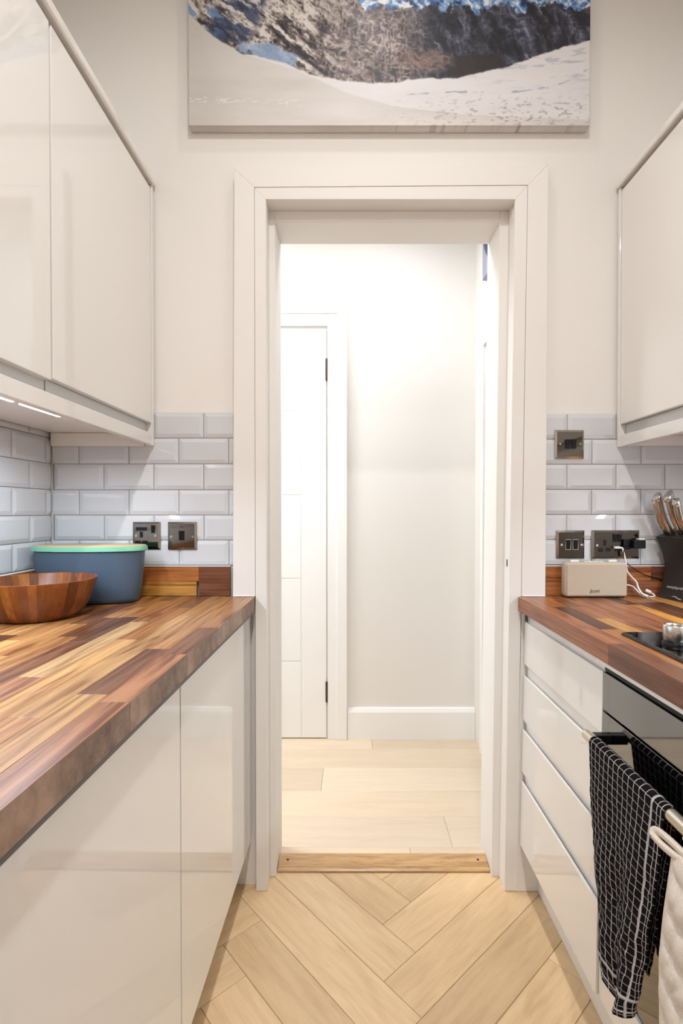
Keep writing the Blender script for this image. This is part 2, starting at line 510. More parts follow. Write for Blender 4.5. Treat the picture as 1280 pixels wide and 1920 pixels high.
# hall floor, boards across
hall_floor = struct_root('floor_hall', (0, 0, 0))
mk('slab', bx(-2.2, 0.70, 0.14, 1.02, -0.1, -0.004), M['floorbase'], hall_floor)
PALE = [(224, 204, 178), (219, 199, 174), (228, 209, 185), (221, 202, 179), (226, 206, 180)]
ys = [0.10, 0.164, 0.344, 0.517, 0.705, 0.89, 1.008]
for r in range(len(ys) - 1):
    cuts = [-2.2] + [[-1.2, 0.2], [-0.9, 0.35], [-0.5], [-1.5, -0.13], [-0.8], [-1.3, 0.1]][r] + [0.70]
    for c0, c1 in zip(cuts, cuts[1:]):
        plank_piece([(c0 + 0.0004, ys[r] + 0.0004), (c1 - 0.0004, ys[r] + 0.0004), (c1 - 0.0004, ys[r + 1] - 0.0004), (c0 + 0.0004, ys[r + 1] - 0.0004)],
                    Vector((1, 0, 0)), Vector((c0, ys[r], 0)), PALE[(r * 2 + (c0 > -1)) % 5], (-2.2, 0.70, 0.1, 1.01), 0.012, 0.012, hall_floor, M['hallplank'], 'floorboard')

# hall walls
HY = 1.0
wall_hall = mk('wall_hall', bx(-2.2, 0.75, HY + 0.008, HY + 0.12, 0, 2.7), M['hallwall'], kind='structure')
bm = B()
box(bm, 0.630, 0.75, 0.17, 0.30, 0, 2.7); box(bm, 0.630, 0.75, 0.805, HY + 0.01, 0, 2.7)
box(bm, 0.630, 0.75, 0.30, 0.805, 1.975, 2.7)
wall_hall_right = mk('wall_hall_right', bm, M['hallwall'], kind='structure')
mk('wall_hall_left', bx(-2.3, -2.2, 0.17, HY + 0.1, 0, 2.7), M['hallwall'], kind='structure')
mk('ceiling_hall', bx(-2.3, 0.75, 0.17, HY + 0.12, 2.62, 2.72), M['ceiling'], kind='structure')
bm = B(); extrude_profile(bm, [(HY + 0.008, 0.012), (HY + 0.008, 0.172), (HY - 0.002, 0.170), (HY - 0.007, 0.158), (HY - 0.010, 0.150), (HY - 0.010, 0.012)], 'x', -0.024, 0.629)
mk('baseboard_hall', bm, M['halltrim'], kind='structure')
# room beyond the hall's side opening
mk('wall_side_room', bx(1.6, 1.7, -0.0, 1.1, 0, 2.2), M['hallwall'], kind='structure')

# hall doorway on the right wall (architrave)
t3 = struct_root('trim_3', (0.63, 0.83, 0))
mk('architrave_board', bx(0.618, 0.631, 0.815, 0.862, 0.012, 2.012, 0.002), M['halltrim'], t3)
mk('architrave_board', bx(0.618, 0.631, 0.243, 0.290, 0.012, 2.012, 0.002), M['halltrim'], t3)
mk('architrave_board', bx(0.618, 0.631, 0.290, 0.815, 1.965, 2.012, 0.002), M['halltrim'], t3)
mk('lining_board', bx(0.632, 0.76, 0.800, 0.812, 0.012, 1.975, 0.001), M['halltrim'], t3)

# hall door (closed, white, grooved)
d2 = struct_root('door_2', (-0.5, HY, 0.012))
XR, XL, ZT = -0.133, -0.895, 2.108
yF = HY - 0.002      # face of the leaf
gz = [1.694, 1.264, 0.836, 0.411]
xs = [XL, XL + 0.127, XR - 0.127, XR]
mk('leaf_core', bx(XL, XR, yF + 0.003, yF + 0.0085, 0.018, ZT), M['halltrim'], d2)
G = 0.0022
mk('stile', bx(xs[2] + G, xs[3], yF, yF + 0.0035, 0.018, ZT, 0.0012), M['halltrim'], d2)
mk('stile', bx(xs[0], xs[1] - G, yF, yF + 0.0035, 0.018, ZT, 0.0012), M['halltrim'], d2)
zz = [0.018] + sorted(gz) + [ZT]
for z0, z1 in zip(zz, zz[1:]):
    mk('panel', bx(xs[1] + G, xs[2] - G, yF, yF + 0.0035, z0 + (G if z0 > 0.1 else 0), z1 - (G if z1 < 2 else 0), 0.0012), M['halltrim'], d2)
for z0, z1 in ((1.848, 1.956), (0.204, 0.306)):
    bm = B(); tube(bm, [(XR + 0.003, yF - 0.003, z0), (XR + 0.003, yF - 0.003, z1)], 0.0065, 10)
    mk('hinge', bm, M['hinge'], d2, True)
h = mk('handle', tube(B(), [(XL + 0.06, yF - 0.045, 1.03), (XL + 0.17, yF - 0.045, 1.03)], 0.009, 10), M['steel'], d2, True)
mk('rose', disc_y(B(), XL + 0.06, 1.03, yF - 0.05, yF, 0.025, 20), M['steel'], h, True)
t2 = struct_root('trim_2', (-0.5, HY, 0.012))
for x0, x1, z0, z1 in ((XR + 0.008, -0.026, 0.012, 2.232), (-1.002, XL - 0.008, 0.012, 2.232), (XL - 0.008, XR + 0.008, 2.122, 2.232)):
    bm = B(); box(bm, x0, x1, HY - 0.010, HY + 0.008, z0, z1, 0.002)
    if z0 < 1:
        xi = x1 - 0.05 if x0 > -0.5 else x0
        box(bm, xi - (0 if x0 > -0.5 else 0), xi + 0.05, HY - 0.016, HY - 0.009, z0, z1, 0.002)
    else: box(bm, x0 - 0.05, x1 + 0.05, HY - 0.016, HY - 0.009, z1 - 0.05, z1, 0.002)
    mk('architrave_board', bm, M['halltrim'], t2)

# kitchen doorway: lining with stops (door_1) and architrave (trim_1)
RL = 0.0115   # lean of the right jamb


def lean_box(bm, x0, x1, y0, y1, z0, z1, k, zr, bev=0.0015):
    n0 = len(bm.verts)
    box(bm, x0, x1, y0, y1, z0, z1, bev)
    bm.verts.ensure_lookup_table()
    for v in list(bm.verts)[n0:]: v.co.x += k * (v.co.z - zr)
    return bm


d1 = struct_root('door_1', (0.11, 0.08, 0))
mk('lining_board', bx(-0.285, -0.2655, -0.012, 0.172, 0, 2.150, 0.0015), M['trim'], d1)
mk('lining_board', lean_box(B(), 0.4985, 0.52, -0.012, 0.172, 0, 2.150, RL, 2.14), M['trim'], d1)
mk('lining_head', bx(-0.285, 0.52, -0.012, 0.172, 2.1385, 2.158, 0.0015), M['trim'], d1)
mk('stop_strip', bx(-0.2655, -0.2455, 0.040, 0.172, 0.0, 2.1385, 0.0015), M['trim'], d1)
mk('stop_strip', lean_box(B(), 0.470, 0.4985, 0.040, 0.185, 0.0, 2.1385, 0.009, 2.14), M['trim'], d1)
mk('stop_head', bx(-0.2455, 0.470, 0.040, 0.172, 2.1020, 2.1385, 0.0015), M['trim'], d1)
mk('strike_hole', lean_box(B(), 0.4970, 0.4990, -0.002, 0.006, 1.010, 1.032, RL, 2.14, 0.0004), M['hinge'], d1)
t1 = struct_root('trim_1', (0.11, -0.01, 0))
AY0, AY1, AYi = -0.0235, 0.0075, -0.0220
# inner bands reach the floor, outer boards stop on the worktops; corners mitred
ZA = 0.9195
rx = lambda x, z: x + RL * (z - 2.14)
a_, b_ = (-0.2640, 2.1370), (rx(0.4985, 2.137), 2.1370)
A_, B_ = (-0.2994, 2.1732), (rx(0.5368, 2.1795), 2.1795)
A2, B2 = (-0.2985, 2.1724), (rx(0.5358, 2.1787), 2.1787)
C_, D_ = (-0.3600, 2.2300), (0.5990, 2.2420)


def board(name, pts, y0, bev=0.0010):
    bm = B(); extrude_profile(bm, pts, 'y', y0, AY1)
    es = [e for e in bm.edges if all(abs(v.co.y - y0) < 1e-6 for v in e.verts)]
    bmesh.ops.bevel(bm, geom=es, offset=bev, segments=2, profile=0.5, affect='EDGES')
    mk(name, bm, M['trim'], t1)


board('inner_band', [(-0.2985, 0.001), (-0.2640, 0.001), a_, A2], AYi)
board('inner_band', [(rx(0.4985, 0), 0.001), (rx(0.5358, 0), 0.001), B2, b_], AYi)
board('inner_band', [a_, b_, B2, A2], AYi)
board('architrave_board', [(-0.3680, ZA), (-0.2994, ZA), A_, C_], AY0)
board('architrave_board', [(rx(0.5368, ZA), ZA), (0.5960, ZA), D_, B_], AY0)
board('architrave_board', [A_, B_, D_, C_], AY0)
for x0, x1 in ((-0.368, -0.300), (0.524, 0.596)):
    mk('caulk_line', bx(x0, x1, AY0 - 0.003, AY0 + 0.001, 0.9192, 0.9222, 0.001), M['caulk'], t1)
# threshold bar
th = thing('threshold_bar', 'sloping oak threshold bar on the floor between the door jambs', 'threshold', (0.1, 0.09, 0))
bm = B(); extrude_profile(bm, [(0.058, 0.001), (0.0575, 0.006), (0.062, 0.010), (0.108, 0.0205), (0.122, 0.0205), (0.126, 0.0165), (0.126, 0.0125), (0.069, 0.0125), (0.069, 0.001)], 'x', -0.2435, 0.4495)
bar_o = mk('bar_strip', bm, M['bowlwood'], th); bar_o.color = srgb(206, 166, 116)
for x in (-0.215, 0.42):
    bm = B(); lathe(bm, [(0, 0.0016), (0.0035, 0.0014), (0.004, 0), (0, 0)], (x, 0.095, 0.0175), 12); mk('screw', bm, M['hinge'], th, True)


# ------------------------------------------------------------------ tiles
def tile_mesh(w, h, bl=True, br=True, bw=0.012, t=0.0085, lift=0.0035):
    """front faces local -y; origin lower left; a cut side has no bevel"""
    b = B()
    xl, xr = (bw if bl else 0.0), w - (bw if br else 0.0)
    if xr <= xl: xl, xr = (min(bw, w * 0.6) if bl else 0.0), (w - min(bw, w * 0.6) if br else w)
    yb, ye, yf = t, lift, 0.0
    ze0, ze1 = bw, h - bw
    outer = [(0, ye if bl else ye, 0), (w, ye, 0), (w, ye, h), (0, ye, h)]
    back = [(0, yb, 0), (w, yb, 0), (w, yb, h), (0, yb, h)]
    inner = [(xl, yf, ze0), (xr, yf, ze0), (xr, yf, ze1), (xl, yf, ze1)]
    O = [b.verts.new(p) for p in outer]; K = [b.verts.new(p) for p in back]; I = [b.verts.new(p) for p in inner]
    b.faces.new(I)
    for i in range(4):
        j = (i + 1) % 4
        b.faces.new([O[i], O[j], I[j], I[i]]); b.faces.new([K[i], K[j], O[j], O[i]])
    b.faces.new(list(reversed(K)))
    return mesh_from('tile', b, M['tile'])


TM = {}


def get_tile(w, h, bl, br):
    k = (round(w, 4), round(h, 4), bl, br)
    if k not in TM: TM[k] = tile_mesh(w, h, bl, br)
    return TM[k]


def tile_rows(parent, x_start, x_end, zs, offs, pitch, put, gap=0.0021):
    for r in range(len(zs) - 1):
        z0, z1 = zs[r + 1] + gap / 2, zs[r] - gap / 2
        first = offs[r % 2]
        while first > x_start: first -= pitch
        x = first
        while x < x_end:
            a, c = max(x, x_start), min(x + pitch, x_end)
            if c - a > 0.006:
                put(a + gap / 2, z0, get_tile(c - a - gap, z1 - z0, a <= x + 1e-6, c >= x + pitch - 1e-6))
            x += pitch


tile_rnd = random.Random(5)
zsL = [1.4907, 1.411, 1.3304, 1.2496, 1.1703, 1.0918, 1.0130]
def put_back(x, z, me):
    o = place('tile', me, wall_back, (x - ORG[wall_back].x, 0.0 - ORG[wall_back].y, z - ORG[wall_back].z))
    o.rotation_euler = (tile_rnd.uniform(-.004, .004), 0, tile_rnd.uniform(-.004, .004))
tile_rows(wall_back, -0.936, -0.3695, zsL, [-0.4642, -0.5422], 0.1562, put_back)
zsR = [1.4865 - 0.0786 * i for i in range(7)]
tile_rows(wall_back, 0.600, 1.150, zsR, [0.672, 0.750], 0.1533, put_back)
# grout bed behind the tiles
mk('grout', bx(-0.937, -0.3690, 0.0055, 0.0082, 1.0118, 1.4895), M['grout'], wall_back)
mk('grout', bx(0.5995, 1.151, 0.0055, 0.0082, 1.0145, 1.4855), M['grout'], wall_back)
mk('grout', bx(-0.946, -0.9435, -1.95, 0.004, 1.0118, 1.4915), M['grout'], wl)
for z0, zb in ((1.4907, None), (1.4865, None)): pass
mk('caulk_line', bx(-0.936, -0.3690, 0.0040, 0.0082, 1.4892, 1.4925, 0.0006), M['caulk'], wall_back)
mk('caulk_line', bx(0.600, 1.150, 0.0040, 0.0082, 1.4850, 1.4885, 0.0006), M['caulk'], wall_back)


def put_left(y, z, me):
    # along the left wall the tile's local x runs towards the camera
    o = place('tile', me, wl, (-0.938 - ORG[wl].x, -y - ORG[wl].y, z), -math.pi / 2)
    o.rotation_euler = (0, 0, math.pi / 2); o.location = (-0.938 - ORG[wl].x, -y - me['w'] - ORG[wl].y, z)


for k_, me_ in list(TM.items()): me_['w'] = k_[0]
_gt = get_tile
def get_tile(w, h, bl, br):
    me = _gt(w, h, br, bl); me['w'] = w; return me
tile_rows(wl, 0.003, 1.5, zsL, [0.101, 0.176], 0.1533, put_left)

# ------------------------------------------------------------------ worktops of oiled staves
PAL_L = dict(P=(200, 162, 114), H=(194, 148, 94), T=(178, 128, 80), O=(164, 110, 62), R=(164, 114, 80), B=(126, 84, 58), D=(100, 66, 47), Y=(206, 150, 78))
PAL_R = dict(P=(220, 180, 126), H=(206, 150, 84), T=(180, 122, 70), O=(174, 108, 54), R=(158, 100, 66), B=(122, 76, 50), D=(94, 58, 40), Y=(216, 156, 74))
PAL = PAL_L


def stave(parent, x0, w, y0, y1, z0, t, code, rr, mat_=None, mottled=False):
    L = abs(y1 - y0)
    b = bx(0, L - 0.0003, 0, w - 0.0003, 0, t, 0.0006, 1)
    c = PAL[code]; j = rr.uniform(0.94, 1.06)
    me = mesh_from('stave', b, mat_ or M['stave'])
    if mottled:
        me.materials.append(M['mottlededge'])
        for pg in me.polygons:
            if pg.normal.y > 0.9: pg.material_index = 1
    place('stave', me, parent, (x0 - ORG[parent].x, y0 - ORG[parent].y, z0 - ORG[parent].z), -math.pi / 2, srgb(*[min(255, k * j) for k in c]))


def worktop(parent, x_front, sign, pitch, nrows, yend, rows, z0, t, ystart, seed):
    rr = random.Random(seed)
    for r in range(nrows):
        xa = x_front + sign * r * pitch; xlow = min(xa, xa + sign * pitch)
        segs = list(rows.get(r, []))
        y = ystart(r)
        last = y
        for code, ye in segs:
            stave(parent, xlow, pitch, last, ye, z0, t, code, rr, mottled=(sign < 0 and r == 0)); last = ye
        while last > yend + 0.02:
            ye = max(yend, last - rr.uniform(0.22, 0.5))
            if ye - yend < 0.1: ye = yend
            stave(parent, xlow, pitch, last, ye, z0, t, rr.choice('HTTORBHTB'), rr); last = ye


WL = thing('worktop', 'left-hand wooden butcher-block worktop carrying the round bowl and the blue bin', 'worktop', (-0.30, 0, 0.876), LROT)
rowsL = {0: [('T', -.435), ('B', -.645), ('R', -.878), ('R', -1.6)], 1: [('T', -.61), ('B', -.85), ('H', -1.3)],
         2: [('T', -.30), ('H', -.93), ('T', -1.3)], 3: [('B', -.20), ('O', -.544), ('H', -1.0)], 4: [('O', -.38), ('P', -.775), ('R', -1.1)],
         5: [('B', -.10), ('O', -.32), ('D', -.56), ('B', -.95)], 6: [('O', -.2), ('T', -.33), ('B', -.52), ('T', -.9)], 7: [('T', -.12), ('B', -.40), ('T', -.66), ('T', -1.0)],
         8: [('O', -.3), ('T', -.55), ('H', -.9)], 9: [('B', -.2), ('H', -.506), ('D', -.8)], 10: [('O', -.3), ('T', -.506), ('B', -.9)], 11: [('T', -.4), ('H', -.8)]}
worktop(WL, -0.2995, -1, 0.0453, 14, -1.55, rowsL, 0.876, 0.043, lambda r: -0.026 if r < 2 else -0.002, 11)
PAL = PAL_R
WR = thing('worktop', 'right-hand wooden butcher-block worktop with the black hob and beige speaker', 'worktop', (0.511, 0, 0.876))
rowsR = {0: [('R', -.572), ('B', -1.2)], 1: [('O', -.19), ('D', -.45), ('T', -.8)], 2: [('T', -.08), ('B', -.185), ('R', -.335), ('H', -.6)],
         3: [('O', -.10), ('R', -.36), ('R', -.7)], 4: [('T', -.06), ('R', -.5)], 5: [('R', -.15), ('R', -.44)], 6: [('D', -.16), ('Y', -.55)], 7: [('T', -.12), ('B', -.45)],
         8: [('O', -.118), ('D', -.45)], 9: [('H', -.16), ('Y', -.5)], 10: [('O', -.15), ('B', -.5)]}
# the hob lets into the right worktop (glass lies on top)
worktop(WR, 0.511, 1, 0.043, 15, -1.55, rowsR, 0.876, 0.043, lambda r: -0.026 if r < 2 else -0.002, 23)


def upstand(name, label, rows, parent_loc, build): pass


def stave_x(parent, x0, x1, y0, t, z0, h, code, rr):
    b = bx(0, x1 - x0 - 0.0004, 0, t, 0, h - 0.0004, 0.0005, 1)
    c = PAL[code]; j = rr.uniform(0.95, 1.05)
    place('stave', mesh_from('stave', b, M['stave']), parent, (x0 - ORG[parent].x, y0 - ORG[parent].y, z0 - ORG[parent].z), 0, srgb(*[k * j for k in c]))


rr = random.Random(2)
PAL = dict(PAL_R)
UL_ = thing('upstand', 'low wooden upstand under the tiles behind the blue bin and sockets', 'upstand', (-0.65, -0.01, 0.9195))
for a, c, code in ((-0.915, -0.75, 'R'), (-0.75, -0.475, 'O'), ): stave_x(UL_, a, c, -0.016, 0.0145, 0.9660, 0.045, code, rr)
for a, c, code in ((-0.915, -0.70, 'O'), (-0.70, -0.482, 'Y')): stave_x(UL_, a, c, -0.016, 0.0145, 0.9200, 0.046, code, rr)
stave_x(UL_, -0.475, -0.378, -0.016, 0.0145, 0.9200, 0.091, 'B', rr)
mk('caulk_line', bx(-0.915, -0.378, -0.016, -0.0008, 1.0110, 1.0130), M['caulk'], UL_)
UR_ = thing('upstand', 'low wooden upstand behind the beige speaker and knife block', 'upstand', (0.87, -0.01, 0.9195))
for a, c, code in ((0.602, 0.70, 'O'), (0.70, 0.93, 'O'), (0.93, 1.15, 'B')): stave_x(UR_, a, c, -0.010, 0.0085, 0.9660, 0.045, code, rr)
for a, c, code in ((0.602, 0.80, 'O'), (0.80, 0.99, 'R'), (0.99, 1.15, 'O')): stave_x(UR_, a, c, -0.010, 0.0085, 0.9200, 0.046, code, rr)
mk('caulk_line', bx(0.602, 1.15, -0.010, -0.0008, 1.0110, 1.0132), M['caulk'], UR_)
ULW = thing('upstand', 'wooden upstand running along the left wall behind the bowl', 'upstand', (-0.936, -0.02, 0.9195), LROT)
for z0, h, cuts in ((0.920, 0.046, [-0.02, -0.30, -0.62, -1.0, -1.5]), (0.966, 0.045, [-0.02, -0.22, -0.52, -0.9, -1.5])):
    for a, c in zip(cuts, cuts[1:]):
        stave(ULW, -0.9355, 0.016, a, c, z0, h, rr.choice('ORBT'), rr)
mk('caulk_line', bx(-0.9355, -0.9200, -1.5, -0.02, 1.0112, 1.0130), M['caulk'], ULW)


# ------------------------------------------------------------------ units
def front_profile(xf, s, z0, z1, scoop='top', th=0.022):
    """handleless front: s=+1 when the body lies towards +x of the front face"""
    if scoop == 'top':
        pr = [(0, z0 + .001), (0, z1 - .0025), (.001, z1 - .0005), (.0035, z1), (.006, z1 - .001), (.0075, z1 - .005), (.0082, z1 - .012), (.0092, z1 - .015), (.0102, z1 - .015), (.0108, z1 - .011), (.0112, z1 + .0335), (th, z1 + .0335), (th, z0), (.001, z0)]
    elif scoop == 'short':
        pr = [(0, z0 + .001), (0, z1 - .0025), (.001, z1 - .0005), (.0035, z1), (.006, z1 - .001), (.0085, z1 - .006), (.0095, z1 - .016), (.012, z1 - .022), (th, z1 - .023), (th, z0), (.001, z0)]
    else:
        pr = [(0, z0 + .001), (0, z1 - .001), (.001, z1), (th, z1), (th, z0), (.001, z0)]
    return [(xf + s * d, z) for d, z in pr]


# left base cabinets
for (y0, y1, lab) in ((-0.005, -0.6295, 'gloss white base cabinet on the left, next to the doorway'), (-0.6325, -1.235, 'gloss white base cabinet on the left, nearest the camera')):
    c = thing('base_cabinet', lab, 'cabinet', (-0.317, (y0 + y1) / 2, 0), LROT, 'base cabinets under the left worktop')
    c.location.x += 0.010 * (y0 + y1) / 2   # follows the run
    off = 0.0
    mk('body', bx(-0.90, -0.342, y1, y0 - 0.0, 0.152, 0.872), M['satin'], c)
    bm = B(); extrude_profile(bm, front_profile(-0.317, -1, 0.152, 0.8655, 'short'), 'y', y1 + 0.0015, y0 - 0.0015)
    mk('door', bm, M['gloss'], c)
    mk('rail', bx(-0.3405, -0.333, y1, y0, 0.8450, 0.8755), M['greyrail'], c)
pl = thing('plinth', 'white plinth board under the left base cabinets', 'plinth', (-0.37, -0.62, 0), LROT)
pl.location.x -= 0.0062
mk('board', bx(-0.388, -0.370, -1.24, -0.005, 0.001, 0.150, 0.001), M['satin'], pl)
seal = thing('edge_seal', 'thin dark grey seal strip under the left worktop edge', 'seal', (-0.31, -0.62, 0.8745), LROT)
seal.location.x -= 0.0062
mk('strip', bx(-0.3065, -0.3006, -1.50, -0.026, 0.8690, 0.8757), M['greyrail'], seal)

# left wall cabinets
UROT = 0.010
zB, zT = 1.4555, 2.1765
wc_specs = [(-0.0155, -0.5365, 'right-hand gloss white wall cabinet on the left, beside the doorway wall'), (-0.5395, -1.060, 'second gloss white wall cabinet on the left, cut by the frame edge')]
for y0, y1, lab in wc_specs:
    c = thing('wall_cabinet', lab, 'cabinet', (-0.62, (y0 + y1) / 2, 1.424), UROT, 'wall cabinets on the left wall')
    c.location.x -= UROT * (y0 + y1) / 2
    mk('body', bx(-0.925, -0.6425, y1, y0, 1.4245, 2.182), M['satin'], c)
    dz = -0.004 if y0 < -0.5 else 0.0
    mk('door', bx(-0.6405, -0.6200, y1 + 0.0015, y0 - 0.0015, zB + dz, zT, 0.0012), M['gloss'], c)
    mk('rail', bx(-0.6422, -0.6365, y1 + (0.002 if y0 > -0.5 else 0), y0, 1.4248, 1.4545), M['rail'], c)
ep = thing('end_panel', 'narrow white end panel of the left wall cabinets', 'panel', (-0.7, -0.008, 1.386), 0)
b = B(); box(b, -0.640, -0.6165, -0.0145, -0.0012, 1.386, 2.1855, 0.001); box(b, -0.925, -0.6405, -0.0145, -0.0012, 1.4245, 2.1855, 0.001)
mk('panel', b, M['gloss'], ep)
co = thing('cornice', 'white cornice board lying along the top of the left wall cabinets', 'cornice', (-0.62, -0.53, 2.187), UROT)
co.location.x += UROT * 0.53
mk('board', bx(-0.925, -0.6080, -1.07, -0.0012, 2.1870, 2.2125, 0.006, 3), M['gloss'], co)
pe = thing('pelmet', 'white light pelmet along the bottom of the left wall cabinets', 'pelmet', (-0.62, -0.53, 1.389), UROT)
pe.location.x += UROT * 0.53
mk('board', bx(-0.6390, -0.6195, -1.07, -0.0165, 1.3885, 1.4238, 0.0015), M['gloss'], pe)
bt = thing('batten', 'white batten on the tiles under the left wall cabinets', 'batten', (-0.78, -0.012, 1.385), 0)
mk('board', bx(-0.930, -0.6420, -0.019, -0.0012, 1.3840, 1.4235, 0.001), M['satin'], bt)
for y0, y1, lab in ((-0.328, -0.478, 'short glowing LED light bar under the left wall cabinets, nearer the doorway'), (-0.499, -0.70, 'glowing LED light bar under the left wall cabinets, cut by the left frame edge')):
    s = thing('led_light_bar', lab, 'light', (-0.7215, (y0 + y1) / 2, 1.4165), 0, 'LED bars under the left wall cabinets')
    mk('housing', bx(-0.7275, -0.7155, y1, y0, 1.4175, 1.4240), M['satin'], s)
    mk('diffuser', bx(-0.7255, -0.7175, y1 + 0.002, y0 - 0.002, 1.4150, 1.4176, 0.0008), M['led'], s)
wr = thing('led_wire', 'short grey wire joining the two LED light bars', 'wire', (-0.7215, -0.488, 1.42))
mk('wire', tube(B(), [(-0.7215, -0.4785, 1.4205), (-0.721, -0.488, 1.4195), (-0.7215, -0.4985, 1.4205)], 0.0013, 6), M['greyrail'], wr)

# right wall cabinets
c = thing('wall_cabinet', 'gloss white wall cabinet on the right above the knife block', 'cabinet', (0.99, -0.30, 1.417))
mk('body', bx(0.8515, 1.150, -0.62, -0.0155, 1.4175, 2.174), M['satin'], c)
mk('door', bx(0.8280, 0.8490, -0.62, -0.0165, 1.4515, 2.1680, 0.0012), M['gloss'], c)
mk('rail', bx(0.8450, 0.8512, -0.62, -0.0165, 1.4180, 1.4500), M['rail'], c)
c = thing('end_panel', 'narrow white end panel of the right wall cabinet', 'panel', (0.98, -0.008, 1.382))
b = B(); box(b, 0.8245, 0.8465, -0.0145, -0.0012, 1.3820, 2.1765, 0.001); box(b, 0.8470, 1.150, -0.0145, -0.0012, 1.4175, 2.1765, 0.001)
mk('panel', b, M['gloss'], c)
c = thing('cornice', 'white cornice board along the top of the right wall cabinet', 'cornice', (0.98, -0.31, 2.178))
mk('board', bx(0.8170, 1.150, -0.62, -0.0012, 2.1785, 2.2010, 0.005, 3), M['gloss'], c)
c = thing('pelmet', 'white light pelmet along the bottom of the right wall cabinet', 'pelmet', (0.837, -0.31, 1.382))
mk('board', bx(0.8275, 0.8460, -0.62, -0.0165, 1.3825, 1.4168, 0.0015), M['gloss'], c)
c = thing('batten', 'white batten on the tiles under the right wall cabinet', 'batten', (1.0, -0.012, 1.38))
mk('board', bx(0.8480, 1.150, -0.019, -0.0012, 1.3850, 1.4168, 0.001), M['satin'], c)

# right drawer cabinet
DL = 0.018
dc = thing('drawer_cabinet', 'gloss white four-drawer base cabinet to the right of the doorway', 'cabinet', (0.8, -0.27, 0))
mk('body', bx(0.556, 1.145, -0.512, -0.0255, 0.152, 0.868), M['satin'], dc)
b = lean_box(B(), 0.5245, 1.145, -0.0235, -0.0195 + 0.0185, 0.001, 0.8755, DL, 0.92, 0.001)
mk('end_panel', b, M['satin'], dc)
for z0, z1, sc_ in ((0.1525, 0.3495, 'top'), (0.3800, 0.5110, 'top'), (0.5405, 0.6770, 'top'), (0.7125, 0.8425, 'short')):
    b = B(); extrude_profile(b, front_profile(0.531, 1, z0, z1, sc_), 'y', -0.5125, -0.0290, DL, 0.843)
    mk('drawer_front', b, M['gloss'], dc)
mk('rail', bx(0.5405, 0.5560, -0.512, -0.0290, 0.8180, 0.8755), M['gloss'], dc)
mk('rail_end', bx(0.5330, 0.5470, -0.0290, -0.0245, 0.8440, 0.8755), M['greyrail'], dc)
pl = thing('plinth', 'white plinth board under the right-hand drawers and oven', 'plinth', (0.58, -0.6, 0))
mk('board', bx(0.577, 0.595, -1.12, -0.0245, 0.001, 0.150, 0.001), M['satin'], pl)

# oven housing and oven
oh = thing('oven_housing', 'white oven housing unit with a panel below the oven', 'cabinet', (0.85, -0.82, 0))
mk('side_panel', bx(0.556, 1.145, -0.531, -0.5135, 0.152, 0.875), M['satin'], oh)
mk('bottom_panel', bx(0.5245, 0.545, -1.115, -0.5145, 0.1525, 0.2440, 0.001), M['gloss'], oh)
mk('top_rail', bx(0.5145, 0.556, -1.115, -0.5145, 0.8665, 0.8755, 0.001), M['satin'], oh)
ov = thing('oven', 'black glass built-in oven with a steel bar handle under the hob', 'oven', (0.84, -0.81, 0.25))
mk('body', bx(0.548, 1.10, -1.108, -0.5335, 0.250, 0.8600), M['black'], ov)
mk('control_panel', bx(0.5280, 0.5475, -1.112, -0.5155, 0.7665, 0.8460, 0.0012), M['glass'], ov)
mk('trim_strip', bx(0.5330, 0.5475, -1.112, -0.5155, 0.8470, 0.8600, 0.0008), M['black'], ov)
dr = mk('door', bx(0.5280, 0.5475, -1.112, -0.5155, 0.2530, 0.7620, 0.0012), M['glass'], ov)
mk('vent_strip', bx(0.5300, 0.5475, -1.112, -0.5155, 0.2465, 0.2525, 0.0005), M['hobrim'], ov)
BX, BZ = 0.4870, 0.7200
mk('handle_bar', tube(B(), [(BX, -0.5320, BZ), (BX, -0.5335, BZ), (BX, -1.0945, BZ), (BX, -1.0960, BZ)], [0.0090, 0.0105, 0.0105, 0.0090], 24), M['bar'], dr, True)
for y in (-0.545, -1.080):
    mk('handle_bracket', bx(BX + 0.007, 0.5280, y - 0.009, y + 0.009, BZ - 0.013, BZ + 0.006, 0.001), M['black'], dr)

# hob
hb = thing('hob', 'black glass hob set into the right worktop', 'hob', (0.83, -0.80, 0.919))
mk('rim', bx(0.5750, 1.085, -1.085, -0.5000, 0.9193, 0.9236, 0.0012), M['hobrim'], hb)
mk('glass_plate', bx(0.5790, 1.081, -1.081, -0.5010, 0.9230, 0.9255, 0.0010), M['hob'], hb)
for y in (-0.600, -0.662):
    kn = mk('knob', lathe(B(), [(0, 0.0355), (0.0155, 0.0355), (0.0165, 0.0375), (0.0200, 0.0380), (0.0212, 0.0365), (0.0214, 0.0100), (0.0205, 0.0085), (0, 0.0085)], (0.6265, y, 0.9255), 36), M['steel'], hb, True)
    mk('knob_ring', lathe(B(), [(0, 0.0088), (0.0190, 0.0088), (0.0200, 0.0065), (0.0225, 0.0030), (0.0230, 0), (0, 0)], (0.6265, y, 0.9255), 36), M['black'], kn, True)

